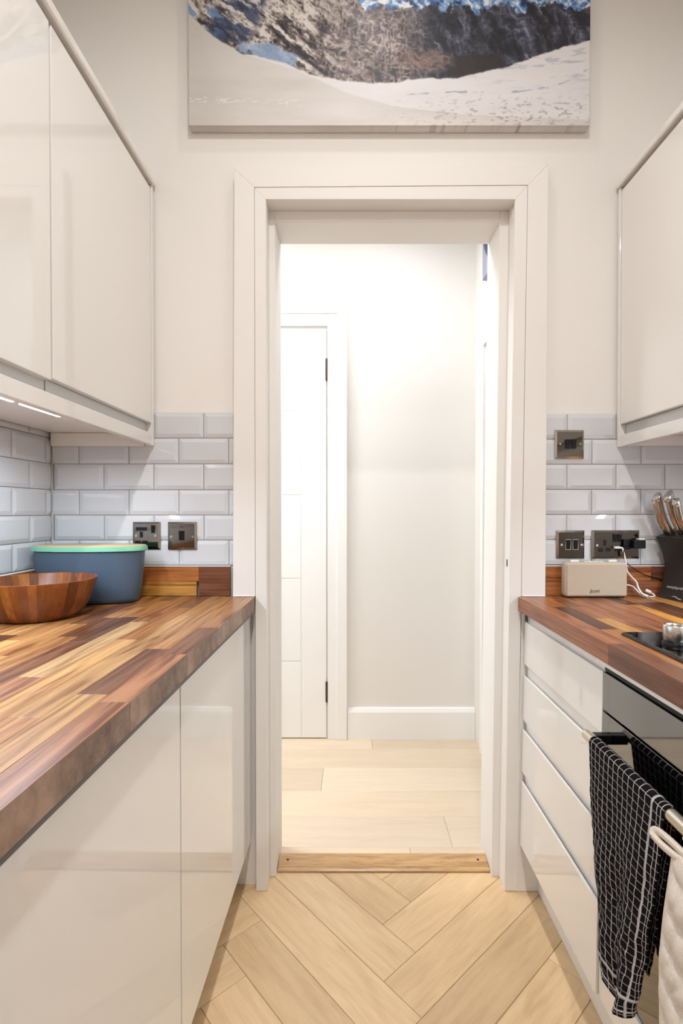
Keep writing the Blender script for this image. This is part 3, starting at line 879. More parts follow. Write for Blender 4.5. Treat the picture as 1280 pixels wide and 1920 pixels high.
# ------------------------------------------------------------------ wall plates
def plate(name, label, cat, x0, x1, z0, z1, mat_, group=None, th=0.007):
    t = thing(name, label, cat, ((x0 + x1) / 2, 0, (z0 + z1) / 2), 0, group)
    b = B(); yb = -0.0003
    d = 0.006
    out = [(x0, z0), (x1, z0), (x1, z1), (x0, z1)]; inn = [(x0 + d, z0 + d), (x1 - d, z0 + d), (x1 - d, z1 - d), (x0 + d, z1 - d)]
    O = [b.verts.new((x, yb, z)) for x, z in out]; O2 = [b.verts.new((x, -0.0035, z)) for x, z in out]
    I = [b.verts.new((x, -th, z)) for x, z in inn]
    b.faces.new(I); b.faces.new(O)
    for i in range(4):
        j = (i + 1) % 4
        b.faces.new([O[i], O[j], O2[j], O2[i]]); b.faces.new([O2[i], O2[j], I[j], I[i]])
    fp = mk('faceplate', b, mat_, t); fp.data.materials.append(M['glintnickel'])
    for pg in fp.data.polygons:
        if pg.normal.y > -0.95: pg.material_index = 1
    return t, (lambda u: x0 + u * (x1 - x0)), (lambda v: z1 - v * (z1 - z0)), -th


def screw(t, x, z, y):
    s = mk('screw', disc_y(B(), x, z, y - 0.0012, y + 0.001, 0.0036, 14), M['screw'], t, True)
    b = bx(-0.0028, 0.0028, y - 0.0014, y - 0.0011, -0.0005, 0.0005)
    bmesh.ops.rotate(b, verts=b.verts, cent=(0, 0, 0), matrix=Matrix.Rotation(0.7, 3, 'Y')); bmesh.ops.translate(b, verts=b.verts, vec=(x, 0, z))
    mk('slot', b, M['black'], s)


def rocker(t, x0, x1, z0, z1, y, mat_=None, frame=None):
    b = B()
    ym = y - 0.0035
    pr = [(y + 0.001, z0), (y - 0.0012, z0), (y - 0.0036, z1), (y + 0.001, z1)]
    extrude_profile(b, pr, 'x', x0, x1)
    r = mk('rocker', b, mat_ or M['black'], t)
    if frame:
        b = B(); g = 0.0012
        for a in ((x0 - g, x0 - .0002, z0 - g, z1 + g), (x1 + .0002, x1 + g, z0 - g, z1 + g), (x0, x1, z0 - g, z0 - .0002), (x0, x1, z1 + .0002, z1 + g)):
            box(b, a[0], a[1], y - 0.0012, y + 0.001, a[2], a[3])
        mk('surround', b, frame, r)


def pin(t, x, z, w, h, y, r=None):
    b = bx(x - w / 2, x + w / 2, y - 0.0004, y + 0.001, z - h / 2, z + h / 2)
    mk('pin_hole', b, M['black'], t)


t, U, V, y = plate('socket_outlet', 'black nickel single socket with USB slot, partly behind the blue bin lid', 'socket', -0.684, -0.5985, 1.0635, 1.149, M['nickel'])
rocker(t, U(.69), U(.82), V(.40), V(.12), y)
mk('usb_slot', bx(U(.13), U(.53), y - 0.0006, y + 0.001, V(.32), V(.19)), M['black'], t)
pin(t, U(.325), V(.46), .010, .018, y); pin(t, U(.20), V(.75), .017, .012, y); pin(t, U(.46), V(.75), .017, .012, y)
screw(t, U(.13), V(.50), y); screw(t, U(.84), V(.50), y)
t, U, V, y = plate('fused_switch', 'black nickel wall plate with one central black rocker on the left tiles', 'switch', -0.5745, -0.4850, 1.0625, 1.149, M['nickel'])
rocker(t, U(.40), U(.58), V(.66), V(.32), y)
mk('indicator', bx(U(.455), U(.535), y - 0.0006, y + 0.001, V(.19), V(.165)), M['black'], t)
screw(t, U(.13), V(.53), y); screw(t, U(.88), V(.53), y)
t, U, V, y = plate('light_switch', 'black nickel two-gang light switch high on the right tiles by the doorway', 'switch', 0.6305, 0.7205, 1.3465, 1.4350, M['nickel'])
rocker(t, U(.34), U(.51), V(.66), V(.335), y); rocker(t, U(.545), U(.72), V(.66), V(.335), y)
screw(t, U(.17), V(.49), y); screw(t, U(.87), V(.49), y)
t, U, V, y = plate('cooker_switch', 'black nickel two-gang switch behind the beige speaker', 'switch', 0.637, 0.7245, 1.0350, 1.1225, M['darkreflnickel'])
rocker(t, U(.32), U(.48), V(.67), V(.33), y, None, M['screw']); rocker(t, U(.58), U(.745), V(.67), V(.33), y, None, M['screw'])
screw(t, U(.17), V(.51), y); screw(t, U(.88), V(.51), y)
t, U, V, y = plate('socket_outlet', 'black nickel double socket with a white cable plugged in', 'socket', 0.7475, 0.8955, 1.0350, 1.1230, M['darkreflnickel'])
rocker(t, U(.435), U(.515), V(.41), V(.14), y); rocker(t, U(.535), U(.61), V(.41), V(.14), y)
pin(t, U(.26), V(.44), .009, .018, y); pin(t, U(.175), V(.70), .015, .011, y); pin(t, U(.335), V(.68), .015, .011, y)
mk('usb_port', bx(U(.47), U(.62), y - 0.0008, y + 0.001, V(.74), V(.58)), M['black'], t)
screw(t, U(.10), V(.53), y); screw(t, U(.955), V(.53), y)
pa = thing('plug_adapter', 'black plug with a thin cable in the right half of the double socket', 'plug', (0.88, -0.02, 1.08))
mk('body', bx(0.8620, 0.8990, -0.034, -0.0085, 1.0680, 1.0940, 0.002), M['black'], pa)
mk('base', bx(0.8400, 0.8640, -0.016, -0.0085, 1.0640, 1.0950, 0.0015), M['black'], pa)
mk('tab', bx(0.8800, 0.8985, -0.030, -0.012, 1.0942, 1.0985, 0.001), M['whiteplastic'], pa)
pts = spline([(0.8560, -0.018, 1.076), (0.8440, -0.024, 1.074), (0.8370, -0.024, 1.060), (0.8385, -0.022, 1.040), (0.8520, -0.022, 1.018), (0.8800, -0.022, 0.998), (0.9100, -0.0145, 0.984), (0.9400, -0.0132, 0.976), (0.9650, -0.0130, 0.968)])
mk('cable', tube(B(), pts, 0.0014, 8), M['black'], pa, True)

# white cables
c1 = thing('charging_cable', 'white cable hanging from the double socket down to the worktop beside the speaker', 'cable', (0.82, -0.03, 0.92))
mk('connector', bx(0.8120, 0.8290, -0.020, -0.0085, 1.0665, 1.0735, 0.0015), M['whiteplastic'], c1)
pts = spline([(0.8280, -0.0170, 1.0700), (0.8350, -0.0200, 1.0670), (0.8390, -0.0220, 1.0480), (0.8440, -0.0230, 1.0250), (0.8470, -0.0235, 0.9990), (0.8600, -0.026, 0.9800), (0.8730, -0.029, 0.9650), (0.8760, -0.033, 0.9500), (0.8810, -0.042, 0.9340), (0.8850, -0.052, 0.9290)])
mk('cord', tube(B(), pts, 0.0028, 10), M['whiteplastic'], c1, True)
mk('plug_end', tube(B(), [(0.8840, -0.050, 0.9295), (0.8890, -0.064, 0.9260)], [0.0042, 0.0042], 12), M['whiteplastic'], c1, True)
mk('plug_tip', tube(B(), [(0.8890, -0.064, 0.9260), (0.8920, -0.073, 0.9230)], [0.0016, 0.0016], 8), M['screw'], c1, True)
c2 = thing('charging_cable', 'thin white lead from behind the speaker ending in a thick connector by the knife block', 'cable', (0.89, -0.03, 0.92))
pts = spline([(0.8380, -0.0195, 0.9540), (0.8540, -0.0195, 0.9540), (0.8660, -0.024, 0.9500), (0.8720, -0.034, 0.9400), (0.8830, -0.040, 0.9265), (0.8980, -0.040, 0.9215), (0.9120, -0.039, 0.9215), (0.9240, -0.036, 0.9222), (0.9285, -0.030, 0.9245), (0.9250, -0.025, 0.9290), (0.9200, -0.0235, 0.9320)])
mk('cord', tube(B(), pts, 0.0019, 8), M['whiteplastic'], c2, True)
mk('connector', tube(B(), [(0.9220, -0.0242, 0.9308), (0.9195, -0.0235, 0.9323), (0.9085, -0.0220, 0.9370), (0.9055, -0.0215, 0.9380)], [0.003, 0.0052, 0.0056, 0.004], 12), M['whiteplastic'], c2, True)


def text_mesh(body, size, shear=0.0, ext=0.0004):
    cu = bpy.data.curves.new('lettering', 'FONT'); cu.body = body; cu.size = size; cu.shear = shear; cu.extrude = ext; cu.resolution_u = 3
    o = bpy.data.objects.new('tmp_text', cu); COL.objects.link(o)
    dg = bpy.context.evaluated_depsgraph_get(); dg.update()
    me = bpy.data.meshes.new_from_object(o.evaluated_get(dg))
    bpy.data.objects.remove(o); me.name = 'lettering'; me.materials.clear()
    return me


# ------------------------------------------------------------------ speaker
sp = thing('speaker', 'beige fabric portable speaker on the right worktop under the switches', 'speaker', (0.741, -0.031, 0.9195))
b = B(); box(b, 0.6460, 0.8370, -0.0500, -0.0130, 0.9210, 1.0270, 0.0)
es = list(b.edges); bmesh.ops.bevel(b, geom=es, offset=0.0105, segments=5, profile=0.5, affect='EDGES')
mk('shell', b, M['linen'], sp, True)
mk('grille', bx(0.6515, 0.8315, -0.0520, -0.0495, 0.9265, 1.0215, 0.0012, 2), M['linen'], sp)
mk('foot', bx(0.6560, 0.8270, -0.046, -0.017, 0.9195, 0.9214), M['black'], sp)
for x0, x1 in ((0.6700, 0.6970), (0.7870, 0.8140)):
    mk('lug', bx(x0, x1, -0.030, -0.016, 1.0255, 1.0330, 0.0022, 3), M['whiteplastic'], sp)
bp_ = mk('button_panel', bx(0.7080, 0.7720, -0.040, -0.022, 1.0265, 1.0280, 0.0006), M['speakertop'], sp)
for k in range(4):
    mk('button', lathe(B(), [(0, 0.0012), (0.0042, 0.0010), (0.0048, 0), (0, 0)], (0.7160 + 0.016 * k, -0.031, 1.0280), 14), M['whiteplastic'], bp_, True)
me = text_mesh('Bose', 0.0155, 0.35, 0.0006); me.materials.append(M['badge'])
o = bpy.data.objects.new('lettering', me); COL.objects.link(o); o.parent = sp
o.rotation_euler = (math.pi / 2, -0.10, 0.0); o.location = (0.7180 - 0.741, -0.0524 + 0.031, 0.9345 - 0.9195)

# ------------------------------------------------------------------ knife block and knives
ang = math.atan2(-0.972, 0.235)     # direction of the block's width
kb = thing('knife_block', 'black waisted knife block in the right corner, full of steel knives', 'knife block', (0.9360, -0.034, 0.9195), ang)
# local frame: +x along width (towards the camera), +y = away from the wall face (n = -y is the printed face)
b = B(); prof = []
for k in range(15):
    u = k / 14; z = 0.185 * u
    n = -0.026 * math.sin(math.pi * min(1, u * 0.98)) ** 1.0 + 0.010 * u ** 3
    prof.append((-n, z))
back = []
for k in range(15):
    u = 1 - k / 14; z = 0.185 * u + (0.035 if k == 0 else 0.035 * u ** 4)
    back.append((0.086 - 0.014 * math.sin(math.pi * u), z))
pr = prof + back
A = [b.verts.new((0, q[0], q[1])) for q in pr]; C2 = [b.verts.new((0.115, q[0], q[1])) for q in pr]
n_ = len(pr)
# side walls as strips so that the waist stays clean
for i in range(14):
    b.faces.new([A[i], A[i + 1], A[n_ - 2 - i], A[n_ - 1 - i]]); b.faces.new([C2[i], C2[n_ - 1 - i], C2[n_ - 2 - i], C2[i + 1]])
for i in range(n_):
    b.faces.new([A[i], C2[i], C2[(i + 1) % n_], A[(i + 1) % n_]])
me = mesh_from('body', b, M['block'], True)
o = bpy.data.objects.new('body', me); COL.objects.link(o); o.parent = kb
me = text_mesh('morphyrichards', 0.0125, 0, 0.0003); me.materials.append(M['letter'])
o = bpy.data.objects.new('lettering', me); COL.objects.link(o); o.parent = kb
o.location = (0.026, 0.0060, 0.0330); o.rotation_euler = (math.pi / 2 - 0.33, 0, 0)
b = B(); tube(b, spline([(0.052, -0.0002, 0.0100), (0.062, -0.0006, 0.0112), (0.072, -0.0006, 0.0070), (0.082, 0.0002, 0.0050)], 6), [0.0006] + [0.0013] * 17 + [0.0005], 6)
o = bpy.data.objects.new('swoosh_mark', mesh_from('swoosh_mark', b, M['letter'])); COL.objects.link(o); o.parent = kb
kmat = Matrix.Translation((0.9360, -0.034, 0.9195)) @ Matrix.Rotation(ang, 4, 'Z')


def knife(w, n, length, wide, label, idx):
    base = kmat @ Vector((w, n, 0.185 + 0.035 * (n + 0.010) / 0.11 + 0.0015))
    t = thing('kitchen_knife', label, 'knife', base, ang, 'knives standing in the knife block')
    # local frame of the block: handle rises and leans to -y (towards the printed side)
    d = Vector((0, -0.43, 0.90)).normalized(); side = Vector((1, 0, 0)); perp = d.cross(side).normalized()
    b = B(); rings = []
    for k in range(9):
        u = k / 8
        p = d * (length * u) + perp * (0.006 * math.sin(math.pi * u)) * -1
        wy = wide * (0.62 + 0.30 * u + 0.12 * math.sin(2 * math.pi * u * 0.9)); wx = 0.0078 + 0.0022 * u
        rings.append([b.verts.new(p + perp * (wy * 0.5 * math.cos(a)) + side * (wx * math.sin(a) * (1 if abs(math.sin(a)) > .5 else 0.9))) for a in [2 * math.pi * q / 12 for q in range(12)]])
    for a, c in zip(rings, rings[1:]):
        for q in range(12): b.faces.new([a[q], a[(q + 1) % 12], c[(q + 1) % 12], c[q]])
    b.faces.new(list(reversed(rings[0]))); b.faces.new(rings[-1])
    o = bpy.data.objects.new('handle', mesh_from('handle', b, M['knife'], True)); COL.objects.link(o); o.parent = t
    b = B(); rings = []
    for k, (u, s) in enumerate(((1.0, 1.02), (1.02, 1.10), (1.14, 1.16), (1.20, 1.10), (1.225, 0.85))):
        p = d * (length * 1.0 + (u - 1) * 0.085)
        tl = 0.35 if k >= 2 else 0.0
        wy = wide * 0.95 * s; wx = 0.0104 * s
        rings.append([b.verts.new(p + perp * (wy * 0.5 * math.cos(a)) + side * (wx * math.sin(a)) + d * (tl * wy * 0.5 * math.cos(a))) for a in [2 * math.pi * q / 12 for q in range(12)]])
    for a, c in zip(rings, rings[1:]):
        for q in range(12): b.faces.new([a[q], a[(q + 1) % 12], c[(q + 1) % 12], c[q]])
    b.faces.new(list(reversed(rings[0]))); b.faces.new(rings[-1])
    o = bpy.data.objects.new('end_cap', mesh_from('end_cap', b, M['knifecap'], True)); COL.objects.link(o); o.parent = t
    b = bx(-0.006, 0.006, -0.007, 0.007, -0.0015, 0.010, 0.001)
    o = bpy.data.objects.new('bolster', mesh_from('bolster', b, M['hinge'])); COL.objects.link(o); o.parent = t


for i, (w, n, L, wd, lab) in enumerate([
        (0.016, 0.016, 0.094, 0.021, 'steel-handled knife, the shortest and leftmost in the black block'),
        (0.038, 0.012, 0.112, 0.025, 'steel-handled knife, second from the left in the black block'),
        (0.046, 0.044, 0.108, 0.024, 'steel-handled knife in the back row of the black block'),
        (0.066, 0.018, 0.108, 0.025, 'steel-handled knife, third along the front row of the black block'),
        (0.090, 0.016, 0.092, 0.022, 'steel-handled knife at the right frame edge in the black block')]):
    knife(w, n, L, wd, lab, i)

# ------------------------------------------------------------------ bowl
bc = Vector((-0.7840, -0.318, 0.9195))
bo = thing('bowl', 'round wooden bowl of vertical acacia staves on the left worktop', 'bowl', bc)
outer = [(0.080, 0.0), (0.090, 0.003), (0.104, 0.018), (0.117, 0.042), (0.127, 0.068), (0.1335, 0.0930), (0.1335, 0.0950)]
inner = [(0.1300, 0.0955), (0.1275, 0.0940), (0.120, 0.068), (0.109, 0.042), (0.094, 0.022), (0.070, 0.012)]
rr = random.Random(9); NS = 38
widths = [rr.uniform(0.7, 1.3) for _ in range(NS)]; tot = sum(widths); a = 0.0
BWC = [(148, 84, 32), (136, 74, 26), (158, 92, 36), (124, 66, 24), (168, 102, 42), (142, 78, 29), (108, 58, 22)]
for i in range(NS):
    a1 = a + 2 * math.pi * widths[i] / tot; am = (a + a1) / 2
    prof = outer + inner
    b = B(); cols = []
    for th_ in (a + 0.0006, (a + a1) / 2, a1 - 0.0006):
        # local frame: x up along the stave, y tangential, z radial
        col_ = []
        for r_, h_ in prof:
            px, py = r_ * math.cos(th_ - am), r_ * math.sin(th_ - am)
            col_.append(b.verts.new((px, py, h_)))
        cols.append(col_)
    m_ = len(prof)
    for c0, c1 in zip(cols, cols[1:]):
        for k in range(m_): b.faces.new([c0[k], c1[k], c1[(k + 1) % m_], c0[(k + 1) % m_]])
    b.faces.new(cols[0]); b.faces.new(list(reversed(cols[-1])))
    # turn so that local x is up
    bmesh.ops.rotate(b, verts=b.verts, cent=(0, 0, 0), matrix=Matrix.Rotation(math.pi / 2, 3, 'Y'))
    me = mesh_from('stave', b, M['bowlwood'], True)
    o = bpy.data.objects.new('stave', me); COL.objects.link(o); o.parent = bo
    o.matrix_local = Matrix.Rotation(am, 4, 'Z') @ Matrix.Rotation(-math.pi / 2, 4, 'Y')
    o.color = srgb(*rr.choice(BWC)); a = a1
o = mk('base_disc', lathe(B(), [(0, 0.0), (0.0795, 0.0), (0.0795, 0.011), (0.0695, 0.0118), (0, 0.0110)], bc, 40), M['bowlwood'], bo, True); o.color = srgb(150, 84, 36)

# ------------------------------------------------------------------ bread bin
ic = Vector((-0.7640, -0.1065, 0.9195))
bb = thing('bread_bin', 'slate blue oval bread bin with a mint-rimmed bamboo lid on the left worktop', 'container', ic)


def oval(bm, rings, c, ex=2.2, seg=72):
    out = []
    for ax_, ay_, h_ in rings:
        R = []
        for k in range(seg):
            t_ = 2 * math.pi * k / seg; ct, st = math.cos(t_), math.sin(t_)
            R.append(bm.verts.new((c[0] + ax_ * math.copysign(abs(ct) ** (2 / ex), ct), c[1] + ay_ * math.copysign(abs(st) ** (2 / ex), st), c[2] + h_)))
        out.append(R)
    for r0, r1 in zip(out, out[1:]):
        for k in range(seg): bm.faces.new([r0[k], r0[(k + 1) % seg], r1[(k + 1) % seg], r1[k]])
    bm.faces.new(list(reversed(out[0]))); bm.faces.new(out[-1])
    return bm


mk('body', oval(B(), [(0.128, 0.050, 0.0), (0.137, 0.059, 0.004), (0.1425, 0.0645, 0.014), (0.148, 0.070, 0.050), (0.153, 0.0745, 0.100), (0.156, 0.077, 0.1475), (0.153, 0.074, 0.1480)], ic), M['blue'], bb, True)
ld = mk('lid_rim', oval(B(), [(0.159, 0.077, 0.1490), (0.1645, 0.0805, 0.1505), (0.1625, 0.0790, 0.1615), (0.1605, 0.0770, 0.1632)], ic), M['mint'], bb, True)
mk('lid_board', oval(B(), [(0.159, 0.0752, 0.1632), (0.1595, 0.0755, 0.1640), (0.1585, 0.0745, 0.1648)], ic), M['bamboo'], ld, True)


# ------------------------------------------------------------------ towel
def towel():
    nu, nl = 90, 220
    from mathutils import noise as mn
    Lf, Lb, R = 0.405, 0.300, 0.0125
    arc = math.pi * R; T = Lf + arc + Lb
    b = B(); uvl = b.loops.layers.uv.new('UVMap'); g = []
    for i in range(nl + 1):
        t_ = T * i / nl; row = []
        for k in range(nu + 1):
            s = k / nu
            if t_ <= Lf:                       # front drop, t_ from the hem upwards
                d = (Lf - t_); q = d / Lf
                far = -0.570 - 0.004 * q - 0.058 * q ** 2.2; near = -0.810 + 0.036 * q + 0.032 * q ** 1.6
                amp = 0.0165 * q ** 1.1
                x = BX - R - 0.004 * q - amp * (0.5 - 0.5 * math.cos(2 * math.pi * (1.9 * s + 0.05))) + 0.012 * q * (1 - s) ** 2
                x += 0.0022 * q * math.sin(9 * s + 17 * q)
                sag = 0.006 * q * math.sin(math.pi * s)
                y_ = far + (near - far) * s + 0.006 * q * math.sin(2 * math.pi * 1.9 * s); z_ = BZ - d - sag + q ** 3 * (0.030 * max(0.0, 0.40 - s) / 0.40 + 0.030 * max(0.0, s - 0.75) / 0.25)
            elif t_ <= Lf + arc:
                a_ = (t_ - Lf) / R; y_ = -0.570 - 0.240 * s; x = BX - R * math.cos(a_); z_ = BZ + R * math.sin(a_)
            else:
                d = t_ - Lf - arc; q = d / Lb
                far = -0.570 - 0.09 * q; near = -0.810 + 0.054 * q
                x = BX + R - 0.002 + 0.009 * q * math.sin(2 * math.pi * (1.6 * s + 0.2)); x = min(x, 0.5225)
                y_ = far + (near - far) * s; z_ = BZ - d
            tq = min(1.0, abs(t_ - Lf - arc / 2) / 0.25)
            x += (mn.noise(Vector((s * 9.0, t_ * 34.0, 1.7))) * 0.0032 + mn.noise(Vector((s * 22.0, t_ * 80.0, 5.1))) * 0.0014) * tq
            y_ += mn.noise(Vector((s * 7.0, t_ * 26.0, 9.3))) * 0.0045 * tq
            if t_ > Lf + arc: x = min(x, 0.5235)
            row.append(b.verts.new((x, y_, z_)))
        g.append(row)
    for i in range(nl):
        for k in range(nu):
            f = b.faces.new([g[i][k], g[i][k + 1], g[i + 1][k + 1], g[i + 1][k]])
            for lp, (a_, c_) in zip(f.loops, ((i, k), (i, k + 1), (i + 1, k + 1), (i + 1, k))):
                lp[uvl].uv = (c_ / nu * 0.264 + 0.004, T * a_ / nl + 0.006)
    tw = thing('tea_towel', 'black tea towel with a white grid hanging over the oven handle', 'towel', (BX, -0.68, 0.32))
    o = mk('cloth', b, M['towel'], tw, True)
    md = o.modifiers.new('thick', 'SOLIDIFY'); md.thickness = 0.0030; md.offset = -1
    return tw


towel()


# ------------------------------------------------------------------ quilted glove hanging from the handle
def glove():
    gl = thing('oven_glove', 'cream quilted oven glove hanging by a loop from the oven handle', 'oven glove', (0.45, -0.93, 0.30))
    nu, nv = 44, 90
    def edge(z):
        pts = [(0.72, -0.890), (0.69, -0.866), (0.60, -0.853), (0.53, -0.847), (0.44, -0.854), (0.25, -0.872)]
        for (z0, y0), (z1, y1) in zip(pts, pts[1:]):
            if z <= z0 and z >= z1: return y0 + (y1 - y0) * (z0 - z) / (z0 - z1)
        return -0.872
    for side in (0,):
        b = B(); front, backv = [], []
        for i in range(nv + 1):
            z = 0.705 - 0.44 * i / nv; e = edge(z); w = 0.165 + 0.02 * min(1, i / 30)
            rf, rb = [], []
            for k in range(nu + 1):
                s = k / nu; y_ = e - w * s
                prof = (max(0, 1 - abs(2 * s - 1) ** 6)) * min(1, (i + 1) / 12) ** 0.5 * min(1, (nv - i + 1) / 6) ** 0.5
                q = abs(math.sin((z + 0.006 * math.sin(y_ * 60)) * math.pi / 0.052)) ** 0.45 * (0.62 + 0.38 * abs(math.sin((y_ * 1.0 + z * 0.45 + 0.006 * math.sin(z * 70)) * math.pi / 0.030)) ** 0.6)
                t_ = 0.003 + prof * (0.006 + 0.011 * q)
                xm = 0.4560 - 0.012 * (i / nv)
                rf.append(b.verts.new((xm - t_, y_, z))); rb.append(b.verts.new((xm + t_ * 0.6, y_, z)))
            front.append(rf); backv.append(rb)
        for i in range(nv):
            for k in range(nu):
                b.faces.new([front[i][k], front[i][k + 1], front[i + 1][k + 1], front[i + 1][k]])
                b.faces.new([backv[i][k], backv[i + 1][k], backv[i + 1][k + 1], backv[i][k + 1]])
            for k in (0, nu):
                b.faces.new([front[i][k], front[i + 1][k], backv[i + 1][k], backv[i][k]])
        for i in (0, nv):
            for k in range(nu): b.faces.new([front[i][k], front[i][k + 1], backv[i][k + 1], backv[i][k]])
        mk('quilted_body', b, M['cotton'], gl, True)
    pts = [(0.4575, edge(0.703 - 0.42 * i / 30) + 0.0005, 0.703 - 0.42 * i / 30) for i in range(31)]
    pts = [(p[0] - 0.013 * (i / 30), p[1], p[2]) for i, p in enumerate(pts)]
    mk('piping', tube(B(), pts, 0.0042, 8), M['cotton'], gl, True)

    def strap(path, w, th, name, sd):
        b = B(); P = spline(path, 6); rows = []
        for i, p in enumerate(P):
            d = (P[min(i + 1, len(P) - 1)] - P[max(i - 1, 0)]).normalized()
            side = Vector(sd); side = (side - d * side.dot(d)).normalized(); nn = d.cross(side)
            rows.append([b.verts.new(p + side * (w / 2 * math.cos(a_)) + nn * (th / 2 * math.sin(a_))) for a_ in [2 * math.pi * q / 12 for q in range(12)]])
        for r0, r1 in zip(rows, rows[1:]):
            for k in range(12): b.faces.new([r0[k], r0[(k + 1) % 12], r1[(k + 1) % 12], r1[k]])
        b.faces.new(list(reversed(rows[0]))); b.faces.new(rows[-1])
        mk(name, b, M['cotton'], gl, True)
    R2 = 0.0155
    loop = [(0.456, -0.895, 0.690)] + [(BX - R2 * math.cos(a_), -0.8760 - 0.004 * a_, BZ + R2 * math.sin(a_)) for a_ in (-0.9, -0.2, 0.6, 1.5, 2.4, 3.2, 4.0)] + [(0.470, -0.900, 0.694)]
    strap(loop, 0.026, 0.009, 'hanging_loop', (0.1, 0.98, 0.1))
    strap([(0.466, -0.905, 0.696), (0.458, -0.878, 0.697), (0.4505, -0.852, 0.699), (0.4480, -0.840, 0.702), (0.4485, -0.8345, 0.7065), (0.4520, -0.836, 0.7105), (0.4570, -0.850, 0.7095), (0.4630, -0.876, 0.7055), (0.468, -0.905, 0.703)], 0.019, 0.0105, 'loop_end', (-0.75, 0.1, 0.65))


glove()

# ------------------------------------------------------------------ canvas prints
rs = np.random.RandomState(4)


def vnoise(x, y, seed):
    r = np.random.RandomState(seed).rand(256, 256)
    xi, yi = np.floor(x).astype(int), np.floor(y).astype(int); fx, fy = x - xi, y - yi
    fx = fx * fx * (3 - 2 * fx); fy = fy * fy * (3 - 2 * fy)
    g = lambda i, j: r[i % 256, j % 256]
    return (g(xi, yi) * (1 - fx) + g(xi + 1, yi) * fx) * (1 - fy) + (g(xi, yi + 1) * (1 - fx) + g(xi + 1, yi + 1) * fx) * fy


def fbm(x, y, seed, o=5, ridged=False):
    s, a, t = 0, 1.0, 0
    for k in range(o):
        n = vnoise(x * 2 ** k, y * 2 ** k, seed + k)
        if ridged: n = 1 - np.abs(2 * n - 1)
        s = s + a * n; t += a; a *= 0.55
    return s / t


def lerp(c, d, m): return c * (1 - m[..., None]) + np.array(d, float) * m[..., None]


def sstep(a, b, x):
    t = np.clip((x - a) / (b - a), 0, 1); return t * t * (3 - 2 * t)


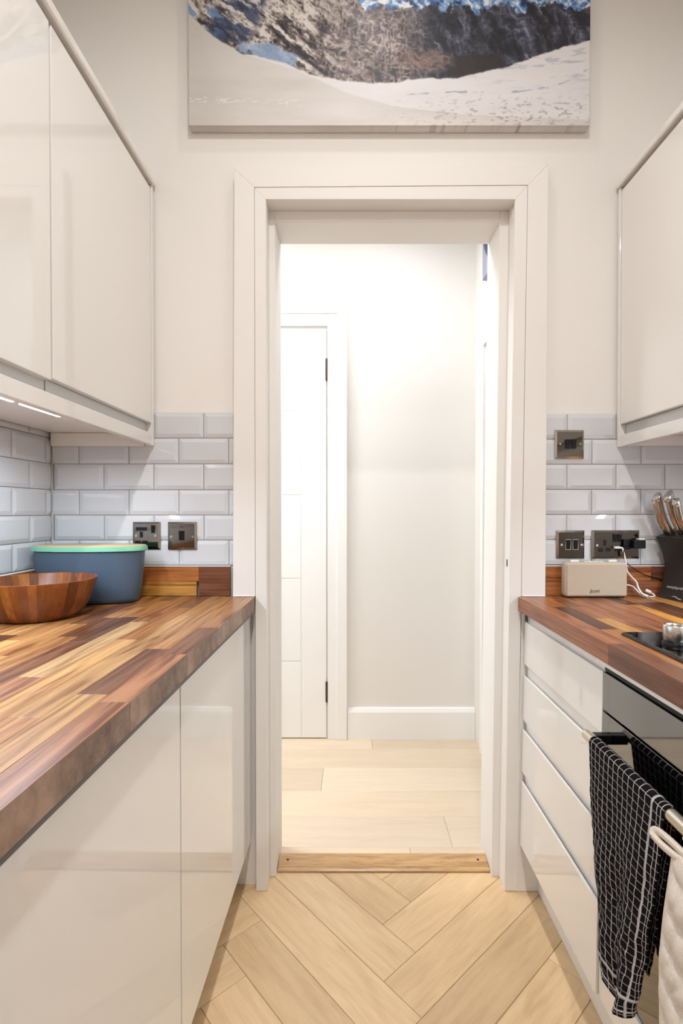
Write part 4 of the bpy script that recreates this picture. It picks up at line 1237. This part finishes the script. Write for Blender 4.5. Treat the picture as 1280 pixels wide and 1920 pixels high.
def mountain(px, py):
    """colours (sRGB 0-255) of a snowy mountain photograph; px 352..1117 across, py 236 at the bottom edge, upwards negative"""
    wx = px + 10 * (fbm(px / 40, py / 40, 31) - .5); wy = py + 10 * (fbm(px / 40, py / 40, 41) - .5)
    bx_ = [340, 354, 378, 414, 452, 500, 528, 586, 674, 735, 790, 857, 887, 948, 1003, 1052, 1116, 1130]
    by_ = [18, 30, 55, 81, 104, 112, 118, 143, 157, 158, 151, 149, 143, 131, 113, 96, 80, 77]
    edge = np.interp(px, bx_, by_) + 7 * (fbm(px / 16, py / 30, 3) - .5)
    # snow foreground
    sn = np.zeros(px.shape + (3,)) + np.array([206, 200, 195.])
    sn = lerp(sn, (226, 221, 219), sstep(0, 1, fbm(px / 160, py / 26, 7)) * .9)
    sn = lerp(sn, (190, 184, 178), sstep(480, 360, px) * 0.5)
    hill = np.interp(px, [352, 452, 560, 650, 740, 860, 1117], [25, 104, 135, 175, 200, 215, 225])
    far_snow = (py < hill) & (px > 440)
    sn = np.where(far_snow[..., None], sn * 0.4 + np.array([232, 230, 234.]) * 0.6, sn)
    tex = fbm(px / 9 + py / 30, py / 3.2, 12, 4)
    sp_m = sstep(.58, .72, tex) * sstep(640, 1000, px) * sstep(165, 215, py)
    sn = lerp(sn, (150, 146, 150), sp_m * .75)
    str_ = sstep(.60, .70, fbm(px / 42 - py / 20, py / 6 + px / 60, 17, 4)) * sstep(860, 960, px) * sstep(190, 120, py)
    sn = lerp(sn, (160, 164, 178), str_ * .5)
    crev = np.abs(py - np.interp(px, [735, 860, 960, 1040, 1075, 1117], [181, 174, 176, 166, 155, 130])) + 5 * (fbm(px / 10, py / 10, 22) - .5)
    sn = lerp(sn, (150, 156, 166), sstep(2.4, 0.4, crev) * sstep(.40, .65, fbm(px / 25, py / 25, 5)) * (px > 740) * .8)
    ft = sstep(.55, .68, fbm(px / 12, py / 2.2, 26, 3)) * sstep(8, 2, np.abs(py - 188 - (px - 380) * .03)) * (px < 570)
    sn = lerp(sn, (232, 228, 224), ft * .8)
    # rock: ridges run down to the right, cut by fine cracks
    wx2 = px + 26 * (fbm(px / 60, py / 60, 33) - .5) + 5 * (fbm(px / 11, py / 11, 35) - .5)
    wy2 = py + 22 * (fbm(px / 60, py / 60, 43) - .5) + 5 * (fbm(px / 11, py / 11, 45) - .5)
    u_, v_ = wx2 * .80 + wy2 * .60, wy2 * .80 - wx2 * .60
    rid = fbm(u_ / 58, v_ / 15, 51, 6, True)
    crack = fbm(u_ / 22, v_ / 5.5, 53, 5, True)
    fine = fbm(wx2 / 7, wy2 / 7, 61, 5, True)
    lum = np.clip(2.1 * (rid - .52) + 1.4 * (crack - .6) + 0.9 * (fine - .6) + .27, 0, 1)
    stops = np.array([[34, 32, 42], [74, 66, 68], [122, 110, 104], [172, 161, 153], [222, 215, 210]], float)
    rock = np.stack([np.interp(lum, [0, .28, .5, .74, 1], stops[:, c]) for c in range(3)], -1)
    shade = sstep(60, 18, np.abs(wx2 - 432 - (60 - wy2) * .55)) * sstep(128, 84, wy2)
    shade = np.clip(shade * 1.3 * sstep(.34, .52, fbm(u_ / 40, v_ / 16, 71)), 0, 1)
    rock = rock * (1 - .78 * shade[..., None]) + np.array([38, 52, 84.]) * .78 * shade[..., None]
    bsn = sstep(.56, .63, fbm(u_ / 34, v_ / 12, 81, 5)) * sstep(100, 30, py) * sstep(500, 400, px)
    rock = lerp(rock, (112, 146, 188), bsn * .85)
    gl_ = sstep(30, 20, np.hypot((wx2 - 504) / 2.1, (wy2 - 108) * 1.2 - (px - 504) * .16) + 26 * (fbm(px / 12, py / 12, 77) - .5))
    rock = lerp(rock, (150, 176, 208), gl_ * .85)
    # brown scree of the middle ground
    scree = sstep(570, 690, px + 60 * (fine - .6)) * sstep(900, 790, px)
    sl = np.clip(.42 + 1.5 * (fine - .62) + 0.8 * (fbm(u_ / 40, v_ / 14, 93, 6, True) - .58), 0, 1)
    sst = np.array([[48, 42, 47], [94, 82, 82], [134, 120, 116], [196, 184, 178]], float)
    sc_c = np.stack([np.interp(sl, [0, .35, .65, 1], sst[:, c]) for c in range(3)], -1)
    rock = rock * (1 - scree[..., None]) + sc_c * scree[..., None]
    br = sstep(1, .4, np.hypot((wx2 - 805) / 66, (wy2 - 116) / 28))
    rock = lerp(rock, (122, 84, 66), br * .55 * sstep(.50, .72, fine))
    # dark wall of rock on the right, with pale gullies
    dkm = sstep(740, 830, px + 60 * (fbm(px / 50, py / 50, 95) - .5)) * (1 - .85 * br)
    dl = np.clip(.25 + 1.5 * (fbm((wx2 - wy2 * .4) / 20, wy2 / 46, 101, 6, True) - .58) + .8 * (fine - .62), 0, 1)
    dst = np.array([[28, 28, 38], [46, 47, 60], [86, 88, 104], [158, 164, 180]], float)
    dkc = np.stack([np.interp(dl, [0, .35, .7, 1], dst[:, c]) for c in range(3)], -1)
    lk = sstep(1, .75, np.hypot((wx2 - 897) / 66, (wy2 - 124) / 27)); dkc = lerp(dkc, (44, 38, 40), lk * .92)
    rock = rock * (1 - dkm[..., None]) + dkc * dkm[..., None]
    # blue shadowed snow above it, with bright crests
    ub = 30 * (fbm(px / 30, py / 46, 121, 5) - .5) * 2 + np.interp(px, [352, 560, 640, 700, 850, 1117], [-70, -50, -6, 14, 24, 24])
    um = sstep(3, -3, wy2 - ub)
    ul = np.clip(.45 + 1.7 * (fbm((wx2 * .75 + wy2 * .66) / 30, (wy2 * .75 - wx2 * .66) / 14, 131, 6, True) - .58) + .7 * (fine - .62), 0, 1)
    ust = np.array([[30, 44, 78], [62, 96, 148], [98, 138, 190], [170, 194, 222], [236, 238, 242]], float)
    uc = np.stack([np.interp(ul, [0, .3, .55, .8, 1], ust[:, c]) for c in range(3)], -1)
    uc = lerp(uc, (238, 236, 236), sstep(.58, .64, fbm(wx2 / 40 + 3, wy2 / 26, 141, 6)) * .92)
    rock = rock * (1 - um[..., None]) + uc * um[..., None]
    # sky far above (outside the frame)
    sk = sstep(-70, -110, py + 40 * (fbm(px / 120, px * 0, 151) - .5))
    rock = lerp(rock, (150, 180, 214), sk)
    m = sstep(-2.0, 2.0, py - edge)
    out = rock * (1 - m[..., None]) + sn * m[..., None]
    return np.clip(out, 0, 255)


def to_lin(c):
    c = c / 255.; return np.where(c <= 0.04045, c / 12.92, ((c + 0.055) / 1.055) ** 2.4)


def canvas_print(name, label, X0, X1, Z0, Z1, yf, yb, nx, nz, pxmap, rotfn=None, gain=1.0):
    """front face as a fine grid carrying the printed colours; the print wraps round the edges"""
    t = thing(name, label, 'picture', ((X0 + X1) / 2, yb, Z0))
    us = np.linspace(0, 1, nx); vs = np.linspace(0, 1, nz)
    gx, gz_ = np.meshgrid(X0 + us * (X1 - X0), Z0 + vs * (Z1 - Z0))
    co = np.stack([gx, np.full_like(gx, yf), gz_], -1).reshape(-1, 3)
    px, py = pxmap(gx, gz_)
    col = to_lin(mountain(px, py)).reshape(-1, 3) * gain
    idx = np.arange(nx * nz).reshape(nz, nx)
    faces = np.stack([idx[:-1, :-1], idx[:-1, 1:], idx[1:, 1:], idx[1:, :-1]], -1).reshape(-1, 4)
    # wrapped edges: bottom, top, left, right strips going back to yb
    ring = np.concatenate([idx[0, :], idx[1:, -1], idx[-1, -2::-1], idx[-2:0:-1, 0]])
    back = co[ring].copy(); back[:, 1] = yb
    nb = len(co) + np.arange(len(ring))
    co = np.concatenate([co, back]); col = np.concatenate([col, col[ring]])
    f2 = np.stack([ring, nb, np.roll(nb, -1), np.roll(ring, -1)], -1)
    faces = np.concatenate([faces, f2])
    org = np.array(ORG[t])
    me = bpy.data.meshes.new('canvas')
    me.vertices.add(len(co)); me.vertices.foreach_set('co', (co - org).ravel())
    me.loops.add(len(faces) * 4); me.loops.foreach_set('vertex_index', faces.ravel().astype(np.int32))
    me.polygons.add(len(faces)); me.polygons.foreach_set('loop_start', np.arange(len(faces), dtype=np.int32) * 4)
    me.update(calc_edges=True)
    at = me.color_attributes.new('print', 'FLOAT_COLOR', 'POINT')
    at.data.foreach_set('color', np.concatenate([col, np.ones((len(col), 1))], 1).astype(np.float32).ravel())
    me.materials.append(M['print']); me.validate()
    o = bpy.data.objects.new('canvas', me); COL.objects.link(o); o.parent = t
    f = B()
    for a in ((X0 + .002, X0 + .03, Z0 + .002, Z1 - .002), (X1 - .03, X1 - .002, Z0 + .002, Z1 - .002)): box(f, a[0], a[1], yf + 0.002, yb, a[2], a[3])
    for a in ((Z0 + .002, Z0 + .03), (Z1 - .03, Z1 - .002)): box(f, X0 + .03, X1 - .03, yf + 0.002, yb, a[0], a[1])
    mk('stretcher_frame', f, M['bamboo'], t)
    return t


canvas_print('canvas_print', 'large canvas print of snowy mountains on the wall above the doorway', -0.4985, 0.7240, 2.3590, 2.9600, -0.0235, 0.006,
             760, 374, lambda X, Z: (352 + (X + 0.4985) / 1.2225 * 765, 236 - (Z - 2.359) * 607))
hp = canvas_print('canvas_print', 'sliver of a blue-grey canvas print on the right hall wall', -0.19, 0.19, 0.0, 0.50, -0.018, 0.0,
                  90, 110, lambda X, Z: (380 + (X + 0.19) * 600, 112 - Z * 300), gain=np.array([0.52, 0.53, 0.78]))
hp.location = (0.6295, 0.612, 2.262); hp.rotation_euler = (0, 0, -math.pi / 2)
